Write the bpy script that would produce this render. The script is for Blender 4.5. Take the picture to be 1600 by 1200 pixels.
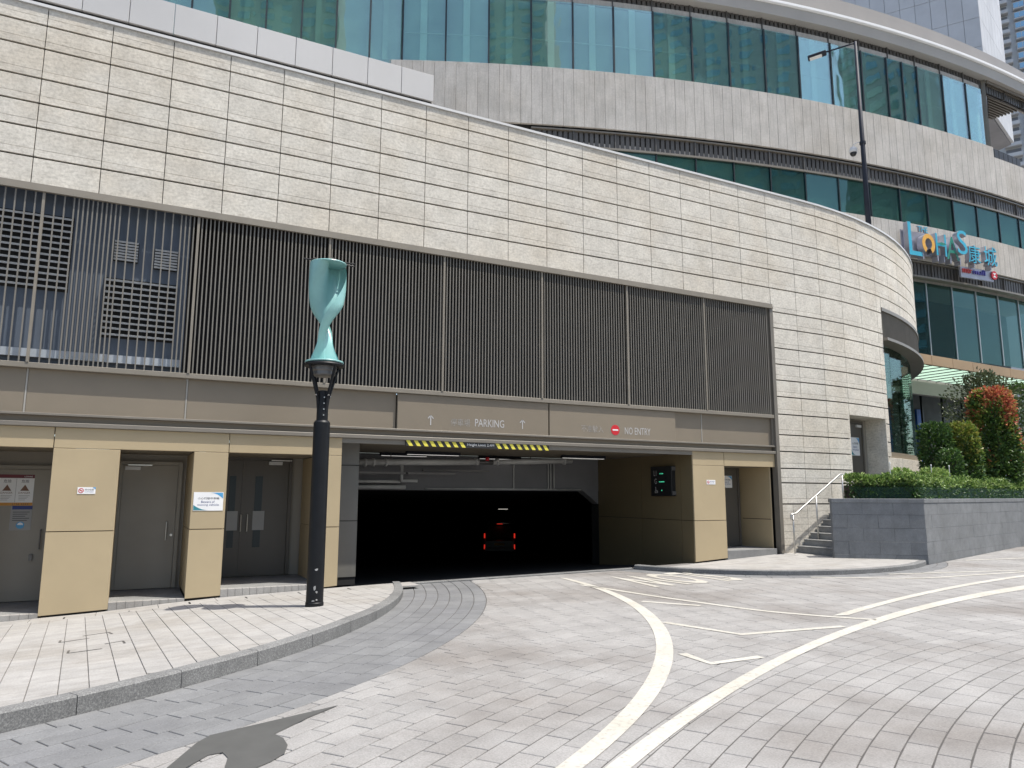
import bpy, math, random
from mathutils import Vector, Matrix
random.seed(7)
R_ = math.radians
scene = bpy.context.scene
for o in list(bpy.data.objects):
    bpy.data.objects.remove(o)
C = scene.collection

# ------------------------------------------------------------------ camera, sky, sun, exposure
EYE = 1.745
AX = ((0.88901843, 0.07072211, 0.45237663), (-0.45786331, 0.13143388, 0.87925328), (0.00272504, -0.98879903, 0.1492282))
cam = bpy.data.cameras.new('camera')
cam.sensor_width = 36; cam.lens = 36 * 1150 / 1600; cam.clip_start = 0.05; cam.clip_end = 3000
camo = bpy.data.objects.new('camera', cam); C.objects.link(camo)
camo.matrix_world = Matrix(((AX[0][0], -AX[0][1], -AX[0][2], 0), (AX[1][0], -AX[1][1], -AX[1][2], 0),
                            (AX[2][0], -AX[2][1], -AX[2][2], EYE), (0, 0, 0, 1)))
scene.camera = camo
SUN = Vector((0.2876, -0.2522, 0.9239)).normalized()
elev = math.asin(SUN.z)
world = bpy.data.worlds.new('World'); scene.world = world; world.use_nodes = True
wn = world.node_tree.nodes; wl = world.node_tree.links
sky = wn.new('ShaderNodeTexSky'); sky.sky_type = 'NISHITA'; sky.sun_disc = False
sky.sun_elevation = elev; sky.sun_rotation = math.atan2(SUN.x, SUN.y)
sky.air_density = 1.0; sky.dust_density = 2.0; sky.ozone_density = 1.0
wl.new(sky.outputs[0], wn['Background'].inputs[0]); wn['Background'].inputs[1].default_value = 0.15
sl = bpy.data.lights.new('sun', 'SUN'); sl.energy = 3.7; sl.angle = R_(0.53); sl.color = (1, 0.955, 0.88)
so = bpy.data.objects.new('sun', sl); C.objects.link(so)
so.rotation_euler = SUN.to_track_quat('Z', 'Y').to_euler(); so.location = (10, -10, 60)
scene.view_settings.view_transform = 'Standard'; scene.view_settings.look = 'None'
scene.view_settings.exposure = 0.72; scene.view_settings.gamma = 1
scene.render.engine = 'CYCLES'
scene.cycles.max_bounces = 8; scene.cycles.transparent_max_bounces = 16

# ------------------------------------------------------------------ pixel -> place (a pixel gives a direction only)
def ray(px, py):
    d = (px - 800, py - 600, 1150)
    return Vector([sum(AX[i][j] * d[j] for j in range(3)) for i in range(3)])
def at_y(px, py, Y):
    d = ray(px, py); return d * (Y / d.y) + Vector((0, 0, EYE))
def at_x(px, py, X):
    d = ray(px, py); return d * (X / d.x) + Vector((0, 0, EYE))
def at_z(px, py, z):
    d = ray(px, py); return d * ((z - EYE) / d.z) + Vector((0, 0, EYE))
def at_road(px, py, dz=0.0):
    d = ray(px, py); t = (-EYE + dz) / (d.z - 0.0115 * d.x); return d * t + Vector((0, 0, EYE))
def at_cyl(px, py, c, r):
    d = ray(px, py); a = d.x**2 + d.y**2; b = -2 * (d.x * c[0] + d.y * c[1]); cc = c[0]**2 + c[1]**2 - r * r
    t = (-b - math.sqrt(b * b - 4 * a * cc)) / (2 * a); return d * t + Vector((0, 0, EYE))

# ------------------------------------------------------------------ materials
MATS = {}
def new_mat(name):
    m = bpy.data.materials.new(name); m.use_nodes = True; MATS[name] = m
    return m, m.node_tree.nodes, m.node_tree.links, m.node_tree.nodes['Principled BSDF']
def ramp(N, stops):
    r = N.new('ShaderNodeValToRGB'); e = r.color_ramp.elements
    while len(e) < len(stops): e.new(0.5)
    for k, (p, c) in zip(e, stops):
        k.position = p; k.color = (*c, 1) if len(c) == 3 else c
    return r
def pos(N, L, scale=(1, 1, 1), rot=(0, 0, 0), gen='Position'):
    g = N.new('ShaderNodeNewGeometry') if gen == 'Position' else N.new('ShaderNodeTexCoord')
    mp = N.new('ShaderNodeMapping'); mp.inputs['Scale'].default_value = scale; mp.inputs['Rotation'].default_value = rot
    L.new(g.outputs['Position' if gen == 'Position' else 'Object'], mp.inputs[0]); return mp
def noise(N, L, src, scale, detail=4, rough=0.55):
    n = N.new('ShaderNodeTexNoise'); n.inputs['Scale'].default_value = scale
    n.inputs['Detail'].default_value = detail; n.inputs['Roughness'].default_value = rough
    L.new(src.outputs[0], n.inputs['Vector']); return n
def mixc(N, L, fac, a, b, mode='MIX'):
    m = N.new('ShaderNodeMix'); m.data_type = 'RGBA'; m.blend_type = mode
    for i, v in ((0, fac), (6, a), (7, b)):
        if hasattr(v, 'links') or hasattr(v, 'is_linked'): L.new(v, m.inputs[i])
        elif isinstance(v, (int, float)): m.inputs[i].default_value = v
        else: m.inputs[i].default_value = (*v, 1)
    return m.outputs[2]
def bump(N, L, P, h, strength, dist=0.01):
    b = N.new('ShaderNodeBump'); b.inputs['Strength'].default_value = strength; b.inputs['Distance'].default_value = dist
    L.new(h, b.inputs['Height']); L.new(b.outputs[0], P.inputs['Normal'])
def rnd(N, L):
    """a random number for each piece: by object, and by island inside a joined mesh"""
    a = N.new('ShaderNodeObjectInfo'); g = N.new('ShaderNodeNewGeometry')
    s = N.new('ShaderNodeMath'); s.operation = 'ADD'; L.new(a.outputs['Random'], s.inputs[0]); L.new(g.outputs['Random Per Island'], s.inputs[1])
    f = N.new('ShaderNodeMath'); f.operation = 'FRACT'; L.new(s.outputs[0], f.inputs[0]); return f.outputs[0]

def granite(name, base, dark, light, speck=90, streak=None, rough=0.75, var=0.12, bumpv=0.25, stain=None, fine=0.5):
    m, N, L, P = new_mat(name)
    p = pos(N, L)
    n1 = noise(N, L, p, speck, 3, 0.7)
    r1 = ramp(N, [(0.32, dark), (0.5, base), (0.68, light)]); L.new(n1.outputs[0], r1.inputs[0])
    col = r1.outputs[0]
    if streak:
        ps = pos(N, L, streak[0], streak[1]); n2 = noise(N, L, ps, 1.0, 5, 0.65)
        r2 = ramp(N, [(0.3, (0.72, 0.71, 0.69)), (0.5, (1, 1, 1)), (0.72, (1.12, 1.11, 1.09))]); L.new(n2.outputs[0], r2.inputs[0])
        col = mixc(N, L, streak[2], col, r2.outputs[0], 'MULTIPLY')
    if var:
        rr = ramp(N, [(0, (1 - var,) * 3), (0.75, (1, 1, 1)), (1, (1 + var * 0.7,) * 3)]); L.new(rnd(N, L), rr.inputs[0])
        col = mixc(N, L, 1.0, col, rr.outputs[0], 'MULTIPLY')
    if stain:
        n3 = noise(N, L, p, stain[0], 4, 0.6); r3 = ramp(N, [(0.46, (1, 1, 1)), (0.66, stain[1])]); L.new(n3.outputs[0], r3.inputs[0])
        col = mixc(N, L, 1.0, col, r3.outputs[0], 'MULTIPLY')
        n4 = noise(N, L, p, stain[0] * 5.3, 3, 0.6); r4 = ramp(N, [(0.35, (0.9, 0.9, 0.9)), (0.65, (1.05, 1.05, 1.05))]); L.new(n4.outputs[0], r4.inputs[0])
        col = mixc(N, L, 1.0, col, r4.outputs[0], 'MULTIPLY')
    L.new(col, P.inputs['Base Color']); P.inputs['Roughness'].default_value = rough; P.inputs['Specular IOR Level'].default_value = 0.3
    if bumpv: bump(N, L, P, n1.outputs[0], bumpv, 0.006)
    return m
def plain(name, col, rough=0.5, metal=0.0, var=0.05, scale=1.5, spec=0.5, streak=False):
    m, N, L, P = new_mat(name)
    p = pos(N, L, (1, 1, 0.15) if streak else (1, 1, 1)); n = noise(N, L, p, scale, 5, 0.6)
    lo = tuple(c * (1 - 2.2 * var) for c in col); hi = tuple(min(1, c * (1 + 1.4 * var)) for c in col)
    r = ramp(N, [(0.3, lo), (0.7, hi)]); L.new(n.outputs[0], r.inputs[0]); c = r.outputs[0]
    rr = ramp(N, [(0, (1 - var,) * 3), (1, (1 + var,) * 3)]); L.new(rnd(N, L), rr.inputs[0])
    c = mixc(N, L, 1.0, c, rr.outputs[0], 'MULTIPLY')
    L.new(c, P.inputs['Base Color'])
    P.inputs['Roughness'].default_value = rough; P.inputs['Metallic'].default_value = metal; P.inputs['Specular IOR Level'].default_value = spec
    return m
def emit(name, col, strength):
    m, N, L, P = new_mat(name); P.inputs['Base Color'].default_value = (*col, 1)
    P.inputs['Emission Color'].default_value = (*col, 1); P.inputs['Emission Strength'].default_value = strength; return m
def glass(name, tint, gloss=(0.8, 0.9, 0.88), lo=0.12, hi=0.85, wob=0.02):
    m, N, L, P = new_mat(name); N.remove(P)
    out = N['Material Output']
    g = N.new('ShaderNodeBsdfGlossy'); g.inputs['Color'].default_value = (*gloss, 1); g.inputs['Roughness'].default_value = 0.015
    t = N.new('ShaderNodeBsdfTransparent'); t.inputs['Color'].default_value = (*tint, 1)
    lw = N.new('ShaderNodeLayerWeight'); lw.inputs['Blend'].default_value = 0.35
    mr = N.new('ShaderNodeMapRange'); mr.inputs[3].default_value = lo; mr.inputs[4].default_value = hi
    L.new(lw.outputs['Fresnel'], mr.inputs[0])
    p = pos(N, L, (1, 1, 0.5)); n = noise(N, L, p, 0.9, 2, 0.5)
    b = N.new('ShaderNodeBump'); b.inputs['Strength'].default_value = wob; b.inputs['Distance'].default_value = 0.5
    L.new(n.outputs[0], b.inputs['Height']); L.new(b.outputs[0], g.inputs['Normal'])
    mx = N.new('ShaderNodeMixShader'); L.new(mr.outputs[0], mx.inputs[0]); L.new(t.outputs[0], mx.inputs[1]); L.new(g.outputs[0], mx.inputs[2])
    L.new(mx.outputs[0], out.inputs[0]); return m
def leafmat(name, rough=0.45):
    m, N, L, P = new_mat(name)
    a = N.new('ShaderNodeAttribute'); a.attribute_name = 'leaf_colour'
    L.new(a.outputs['Color'], P.inputs['Base Color']); P.inputs['Roughness'].default_value = rough
    P.inputs['Specular IOR Level'].default_value = 0.4
    tr = N.new('ShaderNodeBsdfTranslucent'); L.new(a.outputs['Color'], tr.inputs['Color'])
    mx = N.new('ShaderNodeMixShader'); mx.inputs[0].default_value = 0.25
    L.new(P.outputs[0], mx.inputs[1]); L.new(tr.outputs[0], mx.inputs[2]); L.new(mx.outputs[0], N['Material Output'].inputs[0])
    return m

granite('wall_stone', (0.61, 0.578, 0.51), (0.50, 0.472, 0.415), (0.68, 0.648, 0.58), 20, ((8, 8, 28), (0, 0.4, 0), 0.6), 0.85, 0.05, 0.3, (0.5, (0.93, 0.9, 0.86)))
granite('paver', (0.28, 0.272, 0.26), (0.23, 0.223, 0.213), (0.33, 0.32, 0.307), 70, None, 0.8, 0.07, 0.15, (0.42, (0.72, 0.69, 0.665)))
granite('paver_dark', (0.178, 0.18, 0.18), (0.15, 0.152, 0.153), (0.21, 0.213, 0.213), 80, None, 0.8, 0.09, 0.15, (0.6, (0.88, 0.88, 0.9)))
granite('slab', (0.335, 0.325, 0.308), (0.29, 0.28, 0.265), (0.375, 0.365, 0.35), 60, ((1.4, 9, 1), (0, 0, 0.06), 0.5), 0.8, 0.05, 0.1, (0.7, (0.88, 0.86, 0.83)))
granite('kerb_stone', (0.18, 0.18, 0.175), (0.12, 0.12, 0.12), (0.30, 0.30, 0.29), 75, None, 0.8, 0.06, 0.3, (0.9, (0.8, 0.8, 0.8)))
granite('planter_stone', (0.178, 0.184, 0.188), (0.158, 0.163, 0.167), (0.20, 0.207, 0.211), 45, ((2.5, 2.5, 1.2), (0, 0, 0), 0.5), 0.65, 0.04, 0.12, (1.0, (1.15, 1.15, 1.15)))
granite('step_stone', (0.24, 0.24, 0.235), (0.17, 0.17, 0.165), (0.31, 0.31, 0.30), 80, None, 0.8, 0.08, 0.2, (1.2, (0.8, 0.8, 0.8)))
granite('concrete_band', (0.49, 0.468, 0.432), (0.44, 0.42, 0.388), (0.54, 0.517, 0.48), 20, ((16, 16, 0.9), (0, 0, 0), 0.6), 0.85, 0.05, 0.2, (0.25, (0.9, 0.88, 0.85)))
granite('asphalt', (0.035, 0.035, 0.036), (0.022, 0.022, 0.023), (0.055, 0.055, 0.055), 120, None, 0.9, 0.0, 0.3)
plain('sand_bed', (0.085, 0.08, 0.074), 0.95, 0, 0.1, 8)
plain('pave_bed', (0.16, 0.15, 0.14), 0.95, 0, 0.1, 8)
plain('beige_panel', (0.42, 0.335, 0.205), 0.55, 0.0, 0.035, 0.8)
plain('taupe_panel', (0.215, 0.18, 0.132), 0.5, 0.0, 0.04, 0.7)
plain('taupe_frame', (0.20, 0.18, 0.15), 0.45, 0.2, 0.04, 2)
plain('taupe_door', (0.29, 0.265, 0.22), 0.5, 0.0, 0.04, 0.9)
plain('dark_door', (0.095, 0.085, 0.07), 0.45, 0.0, 0.05, 1.2)
plain('joint_dark', (0.02, 0.019, 0.018), 0.9)
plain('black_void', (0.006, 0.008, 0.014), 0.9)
plain('interior_grey', (0.19, 0.19, 0.195), 0.7, 0, 0.05, 1.0)
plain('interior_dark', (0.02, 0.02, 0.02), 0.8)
plain('beige_panel_shaded', (0.17, 0.132, 0.072), 0.5, 0.0, 0.04, 0.9)  # mouth wall cladding: darker beige, the shade inside put into its colour
plain('jamb_grey', (0.145, 0.14, 0.125), 0.5, 0, 0.04, 1)
plain('slat_metal', (0.18, 0.167, 0.143), 0.5, 0.1, 0.04, 3)
plain('screen_frame', (0.235, 0.21, 0.17), 0.5, 0.1, 0.04, 3)
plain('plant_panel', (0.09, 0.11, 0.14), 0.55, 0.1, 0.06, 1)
plain('plant_blade', (0.42, 0.45, 0.48), 0.35, 0.2, 0.05, 1)
plain('alum_panel', (0.46, 0.455, 0.445), 0.45, 0.1, 0.03, 0.5)
plain('white_metal', (0.62, 0.62, 0.61), 0.4, 0.0, 0.03, 0.8)
plain('eave_metal', (0.42, 0.405, 0.38), 0.5, 0.0, 0.04, 0.4)
plain('parapet_metal', (0.285, 0.268, 0.248), 0.5, 0.0, 0.04, 0.4)
plain('fin_metal', (0.10, 0.095, 0.088), 0.5, 0.2, 0.08, 2)
plain('mullion', (0.025, 0.035, 0.038), 0.4, 0.3, 0.05, 2)
plain('trim_pale', (0.36, 0.34, 0.30), 0.4, 0.1, 0.04, 3)
plain('mullion_pale', (0.42, 0.45, 0.46), 0.4, 0.3, 0.05, 2)
plain('glass_backing', (0.60, 0.68, 0.62), 0.8, 0, 0.12, 0.35)
plain('blind_pale', (0.80, 0.86, 0.82), 0.7, 0, 0.05, 0.5)
plain('glass_backing_dark', (0.10, 0.12, 0.125), 0.8, 0, 0.25, 0.4)
plain('gold_band', (0.34, 0.225, 0.115), 0.45, 0.1, 0.05, 0.5)
plain('steel', (0.55, 0.54, 0.51), 0.3, 0.8, 0.05, 3)
plain('steel_dark', (0.16, 0.155, 0.15), 0.45, 0.5, 0.05, 3)
plain('black_paint', (0.006, 0.007, 0.009), 0.5, 0.0, 0.15, 6, 0.3)
plain('pole_navy', (0.022, 0.026, 0.038), 0.6, 0.0, 0.1, 3, 0.25)
plain('turbine_teal', (0.26, 0.50, 0.48), 0.32, 0.0, 0.05, 2.5)
plain('pipe_white', (0.55, 0.55, 0.53), 0.5, 0, 0.06, 3)
plain('red_paint', (0.55, 0.02, 0.03), 0.4)
plain('sign_white', (0.80, 0.80, 0.79), 0.45, 0, 0.02)
plain('letter_white', (0.46, 0.45, 0.44), 0.45, 0, 0.05, 20)
plain('letter_faded', (0.33, 0.31, 0.28), 0.5, 0, 0.2, 40)
plain('stripe_yellow', (0.75, 0.66, 0.09), 0.45, 0, 0.05, 6)
plain('stripe_black', (0.02, 0.02, 0.02), 0.5)
plain('board_black', (0.015, 0.016, 0.017), 0.35)
plain('paper_grey', (0.34, 0.34, 0.33), 0.6)
plain('notice_red', (0.14, 0.015, 0.025), 0.5)
plain('notice_orange', (0.55, 0.25, 0.03), 0.5)
plain('notice_blue', (0.02, 0.04, 0.20), 0.5)
plain('notice_cyan', (0.08, 0.34, 0.62), 0.5)
plain('notice_teal', (0.03, 0.22, 0.26), 0.5)
plain('ink', (0.05, 0.05, 0.06), 0.6)
plain('ink_brown', (0.20, 0.10, 0.06), 0.6)
plain('logo_cyan', (0.05, 0.40, 0.55), 0.35)
plain('logo_green', (0.03, 0.22, 0.16), 0.35)
plain('logo_orange', (0.75, 0.40, 0.07), 0.35)
plain('logo_purple', (0.08, 0.07, 0.32), 0.35)
plain('logo_red', (0.55, 0.06, 0.05), 0.35)
plain('letter_side', (0.42, 0.42, 0.47), 0.35, 0.5)
plain('poster_blue', (0.02, 0.10, 0.35), 0.5, 0, 0.2, 1.5)
plain('tower_wall', (0.50, 0.50, 0.49), 0.7, 0, 0.04, 0.2)
plain('tower_shade', (0.22, 0.22, 0.23), 0.7, 0, 0.1, 0.3)
plain('block_panel', (0.50, 0.51, 0.52), 0.6, 0, 0.05, 0.4)
plain('soil', (0.05, 0.035, 0.025), 0.95, 0, 0.2, 8)
plain('bark', (0.09, 0.07, 0.05), 0.9, 0, 0.2, 12)
plain('net_green', (0.012, 0.06, 0.05), 0.6)
plain('grey_overpaint', (0.075, 0.075, 0.07), 0.75, 0, 0.05, 5)
plain('tyre', (0.02, 0.02, 0.02), 0.8)
plain('car_paint', (0.02, 0.02, 0.022), 0.25)
leafmat('leaf')
emit('lamp_white', (1, 0.97, 0.92), 0.35)
emit('tail_red', (1, 0.04, 0.02), 0.35)
emit('plate_light', (1, 0.95, 0.85), 0.8)
emit('led_green', (0.1, 0.9, 0.5), 0.3)
glass('facade_glass', (0.80, 0.93, 0.875), (0.78, 0.90, 0.93), 0.10, 0.75, 0.010)
glass('dark_glass', (0.60, 0.74, 0.72), (0.34, 0.44, 0.43), 0.04, 0.5, 0.012)
glass('bay_glass', (0.72, 0.82, 0.78), (0.65, 0.75, 0.72), 0.04, 0.5, 0.01)
glass('tower_glass', (0.15, 0.35, 0.42), (0.7, 0.95, 1.0), 0.45, 0.95, 0.01)
# painted lines: worn thermoplastic
m, N, L, P = new_mat('road_paint')
p_ = pos(N, L); n_ = noise(N, L, p_, 22, 5, 0.7); r_ = ramp(N, [(0.30, (0.30, 0.285, 0.255)), (0.46, (0.47, 0.455, 0.41)), (0.8, (0.53, 0.515, 0.465))])
L.new(n_.outputs[0], r_.inputs[0])
n2_ = noise(N, L, p_, 1.3, 3, 0.6); r2_ = ramp(N, [(0.35, (0.86, 0.84, 0.80)), (0.7, (1, 1, 1))]); L.new(n2_.outputs[0], r2_.inputs[0])
L.new(mixc(N, L, 1.0, r_.outputs[0], r2_.outputs[0], 'MULTIPLY'), P.inputs['Base Color']); P.inputs['Roughness'].default_value = 0.7
bump(N, L, P, n_.outputs[0], 0.2, 0.003)
# translucent canopy glass
m, N, L, P = new_mat('canopy_glass')
P.inputs['Base Color'].default_value = (0.55, 0.72, 0.60, 1); P.inputs['Roughness'].default_value = 0.3
t_ = N.new('ShaderNodeBsdfTranslucent'); t_.inputs['Color'].default_value = (0.42, 0.60, 0.48, 1)
x_ = N.new('ShaderNodeMixShader'); x_.inputs[0].default_value = 0.7
L.new(P.outputs[0], x_.inputs[1]); L.new(t_.outputs[0], x_.inputs[2]); L.new(x_.outputs[0], N['Material Output'].inputs[0])

# ------------------------------------------------------------------ mesh helpers
def tag(o, label=None, cat=None, group=None, kind=None):
    if label: o['label'] = label
    if cat: o['category'] = cat
    if group: o['group'] = group
    if kind: o['kind'] = kind
    return o
class MB:
    def __init__(s): s.v = []; s.f = []
    def add(s, vs, fs):
        b = len(s.v); s.v += [tuple(v) for v in vs]; s.f += [tuple(i + b for i in f) for f in fs]; return s
    def box(s, x0, x1, y0, y1, z0, z1, ch=0.0, M=None):
        if x0 > x1: x0, x1 = x1, x0
        if y0 > y1: y0, y1 = y1, y0
        if z0 > z1: z0, z1 = z1, z0
        if not ch:
            vs = [(x, y, z) for z in (z0, z1) for y in (y0, y1) for x in (x0, x1)]
            fs = [(0, 2, 3, 1), (4, 5, 7, 6), (0, 1, 5, 4), (2, 6, 7, 3), (0, 4, 6, 2), (1, 3, 7, 5)]
        else:
            vs = []; idx = {}
            xs = (x0, x1); ys = (y0, y1); zs = (z0, z1)
            for i in (0, 1):
                for j in (0, 1):
                    for k in (0, 1):
                        for a in range(3):
                            p = [xs[i], ys[j], zs[k]]
                            d = [ch if i == 0 else -ch, ch if j == 0 else -ch, ch if k == 0 else -ch]
                            p = [p[q] + (d[q] if q != a else 0) for q in range(3)]
                            idx[i, j, k, a] = len(vs); vs.append(tuple(p))
            fs = []
            for a in range(3):
                o1, o2 = (a + 1) % 3, (a + 2) % 3
                for s_ in (0, 1):
                    q = []
                    for (u, w) in ((0, 0), (1, 0), (1, 1), (0, 1)):
                        c = [0, 0, 0]; c[a] = s_; c[o1] = u; c[o2] = w; q.append(idx[(*c, a)])
                    fs.append(tuple(q) if s_ else tuple(q[::-1]))
            for a in range(3):   # edges along axis a
                o1, o2 = (a + 1) % 3, (a + 2) % 3
                for u in (0, 1):
                    for w in (0, 1):
                        c0 = [0, 0, 0]; c1 = [0, 0, 0]; c0[o1] = c1[o1] = u; c0[o2] = c1[o2] = w; c1[a] = 1
                        q = (idx[(*c0, o1)], idx[(*c1, o1)], idx[(*c1, o2)], idx[(*c0, o2)])
                        fs.append(q if (u + w) % 2 else q[::-1])
            for i in (0, 1):
                for j in (0, 1):
                    for k in (0, 1):
                        q = (idx[i, j, k, 0], idx[i, j, k, 1], idx[i, j, k, 2])
                        fs.append(q if (i + j + k) % 2 else q[::-1])
        if M: vs = [M @ Vector(v) for v in vs]
        return s.add(vs, fs)
    def prism(s, poly, z0, z1, ch=0.0):
        """upright prism over a convex or concave plan outline; z0/z1 number or function of x, y"""
        a = sum(poly[i][0] * poly[(i + 1) % len(poly)][1] - poly[(i + 1) % len(poly)][0] * poly[i][1] for i in range(len(poly)))
        if a < 0: poly = poly[::-1]
        n = len(poly); g0 = z0 if callable(z0) else (lambda x, y: z0); g1 = z1 if callable(z1) else (lambda x, y: z1)
        vs = [(x, y, g0(x, y)) for x, y in poly]
        if ch:
            cx = sum(p[0] for p in poly) / n; cy = sum(p[1] for p in poly) / n
            ins = []
            for i in range(n):
                p = Vector(poly[i][:2]); a_ = (Vector(poly[i - 1][:2]) - p); b_ = (Vector(poly[(i + 1) % n][:2]) - p)
                if a_.length < 1e-6 or b_.length < 1e-6: ins.append(p); continue
                d = a_.normalized() + b_.normalized()
                ins.append(p + (d.normalized() * ch * 1.41 if d.length > 0.2 else (Vector((cx, cy)) - p).normalized() * ch))
            vs += [(x, y, g1(x, y) - ch) for x, y in poly] + [(q.x, q.y, g1(q.x, q.y)) for q in ins]
            fs = [tuple(range(n))[::-1], tuple(range(2 * n, 3 * n))]
            for i in range(n):
                j = (i + 1) % n; fs += [(i, j, n + j, n + i), (n + i, n + j, 2 * n + j, 2 * n + i)]
        else:
            vs += [(x, y, g1(x, y)) for x, y in poly]
            fs = [tuple(range(n))[::-1], tuple(range(n, 2 * n))] + [(i, (i + 1) % n, n + (i + 1) % n, n + i) for i in range(n)]
        return s.add(vs, fs)
    def tube(s, pts, r, n=10, cap=True):
        pts = [Vector(p) for p in pts]; rs = r if isinstance(r, (list, tuple)) else [r] * len(pts)
        rings = []; prev = None
        for i, p in enumerate(pts):
            t = (pts[min(i + 1, len(pts) - 1)] - pts[max(i - 1, 0)]).normalized()
            if prev is None:
                u = t.orthogonal().normalized()
            else:
                u = (prev - t * prev.dot(t)); u = u.normalized() if u.length > 1e-6 else t.orthogonal().normalized()
            prev = u; w = t.cross(u)
            rings.append([p + (u * math.cos(2 * math.pi * k / n) + w * math.sin(2 * math.pi * k / n)) * rs[i] for k in range(n)])
        vs = [v for g in rings for v in g]; fs = []
        for i in range(len(pts) - 1):
            for k in range(n):
                fs.append((i * n + k, i * n + (k + 1) % n, (i + 1) * n + (k + 1) % n, (i + 1) * n + k))
        if cap: fs += [tuple(range(n))[::-1], tuple(range((len(pts) - 1) * n, len(pts) * n))]
        return s.add(vs, fs)
    def lathe(s, prof, n=20, c=(0, 0, 0)):
        vs = [(c[0] + r * math.cos(2 * math.pi * k / n), c[1] + r * math.sin(2 * math.pi * k / n), c[2] + z) for r, z in prof for k in range(n)]
        fs = [(i * n + k, i * n + (k + 1) % n, (i + 1) * n + (k + 1) % n, (i + 1) * n + k) for i in range(len(prof) - 1) for k in range(n)]
        fs += [tuple(range(n))[::-1], tuple(range((len(prof) - 1) * n, len(prof) * n))]
        return s.add(vs, fs)
    def grid(s, P, nu, nv, close=False):
        vs = [P(i / nu, j / nv) for i in range(nu + 1) for j in range(nv + 1)]; w = nv + 1
        return s.add(vs, [(i * w + j, (i + 1) * w + j, (i + 1) * w + j + 1, i * w + j + 1) for i in range(nu) for j in range(nv)])
    def shell(s, Pf, Pb, nu, nv):
        """closed slab between two grids"""
        w = nv + 1; a = [Pf(i / nu, j / nv) for i in range(nu + 1) for j in range(w)]; b = [Pb(i / nu, j / nv) for i in range(nu + 1) for j in range(w)]
        n = len(a); fs = []
        for i in range(nu):
            for j in range(nv):
                q = (i * w + j, (i + 1) * w + j, (i + 1) * w + j + 1, i * w + j + 1); fs += [q, tuple(k + n for k in q[::-1])]
        for i in range(nu):
            for j in (0, nv):
                q = (i * w + j, i * w + j + n, (i + 1) * w + j + n, (i + 1) * w + j); fs.append(q if j == 0 else q[::-1])
        for j in range(nv):
            for i in (0, nu):
                q = (i * w + j, i * w + j + 1, i * w + j + 1 + n, i * w + j + n); fs.append(q if i == 0 else q[::-1])
        return s.add(a + b, fs)
    def mesh(s, name, mat, smooth=False):
        me = bpy.data.meshes.new(name); me.from_pydata(s.v, [], s.f); me.materials.append(MATS[mat])
        if smooth: me.shade_smooth()
        me.update(); return me
    def build(s, name, mat, parent=None, smooth=False, angle=None):
        o = bpy.data.objects.new(name, s.mesh(name, mat, smooth)); C.objects.link(o)
        if parent: o.parent = parent
        if angle and smooth:
            try: o.data.set_sharp_from_angle(angle=R_(angle))
            except Exception: pass
        return o
def inst(name, me, parent=None, M=None):
    o = bpy.data.objects.new(name, me); C.objects.link(o)
    if parent: o.parent = parent
    if M is not None: o.matrix_local = M
    return o
def empty(name, loc=(0, 0, 0)):
    o = bpy.data.objects.new(name, None); C.objects.link(o); o.location = loc; o.empty_display_size = 0.2; return o
def frame(origin, xdir, zdir=(0, 0, 1)):
    x = Vector(xdir).normalized(); z = Vector(zdir).normalized(); y = z.cross(x).normalized(); z = x.cross(y)
    return Matrix(((x.x, y.x, z.x, origin[0]), (x.y, y.y, z.y, origin[1]), (x.z, y.z, z.z, origin[2]), (0, 0, 0, 1)))
def box(name, mat, parent, *a, ch=0.0):
    return MB().box(*a, ch=ch).build(name, mat, parent)
TXT = {}
def text_mesh(body, mat, extrude=0.0, width=None, height=None, bold=0.0):
    key = (body, mat, extrude, width, height, bold)
    if key in TXT: return TXT[key]
    cu = bpy.data.curves.new('lettering', 'FONT'); cu.body = body; cu.size = 1.0; cu.extrude = extrude; cu.offset = bold; cu.resolution_u = 3
    o = bpy.data.objects.new('lettering', cu); C.objects.link(o)
    dg = bpy.context.evaluated_depsgraph_get(); me = bpy.data.meshes.new_from_object(o.evaluated_get(dg))
    bpy.data.objects.remove(o); bpy.data.curves.remove(cu)
    if len(me.vertices):
        xs = [v.co.x for v in me.vertices]; ys = [v.co.y for v in me.vertices]
        x0, x1, y0, y1 = min(xs), max(xs), min(ys), max(ys)
        sx = (width / (x1 - x0)) if width else None; sy = (height / (y1 - y0)) if height else None
        sx = sx or sy or 1; sy = sy or sx
        for v in me.vertices: v.co.x = (v.co.x - x0) * sx; v.co.y = (v.co.y - y0) * sy
    me.materials.clear(); me.materials.append(MATS[mat]); TXT[key] = me; return me
def text(body, mat, parent, M, width=None, height=None, extrude=0.0, name='lettering'):
    """lettering with its lower left corner at M's origin, reading along M's x with M's y up"""
    return inst(name, text_mesh(body, mat, extrude, width, height), parent, M)
def wallM(x, y, z):    # frame on a wall that faces -Y: x right, y up, z towards the viewer
    return Matrix(((1, 0, 0, x), (0, 0, -1, y), (0, 1, 0, z), (0, 0, 0, 1)))

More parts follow.
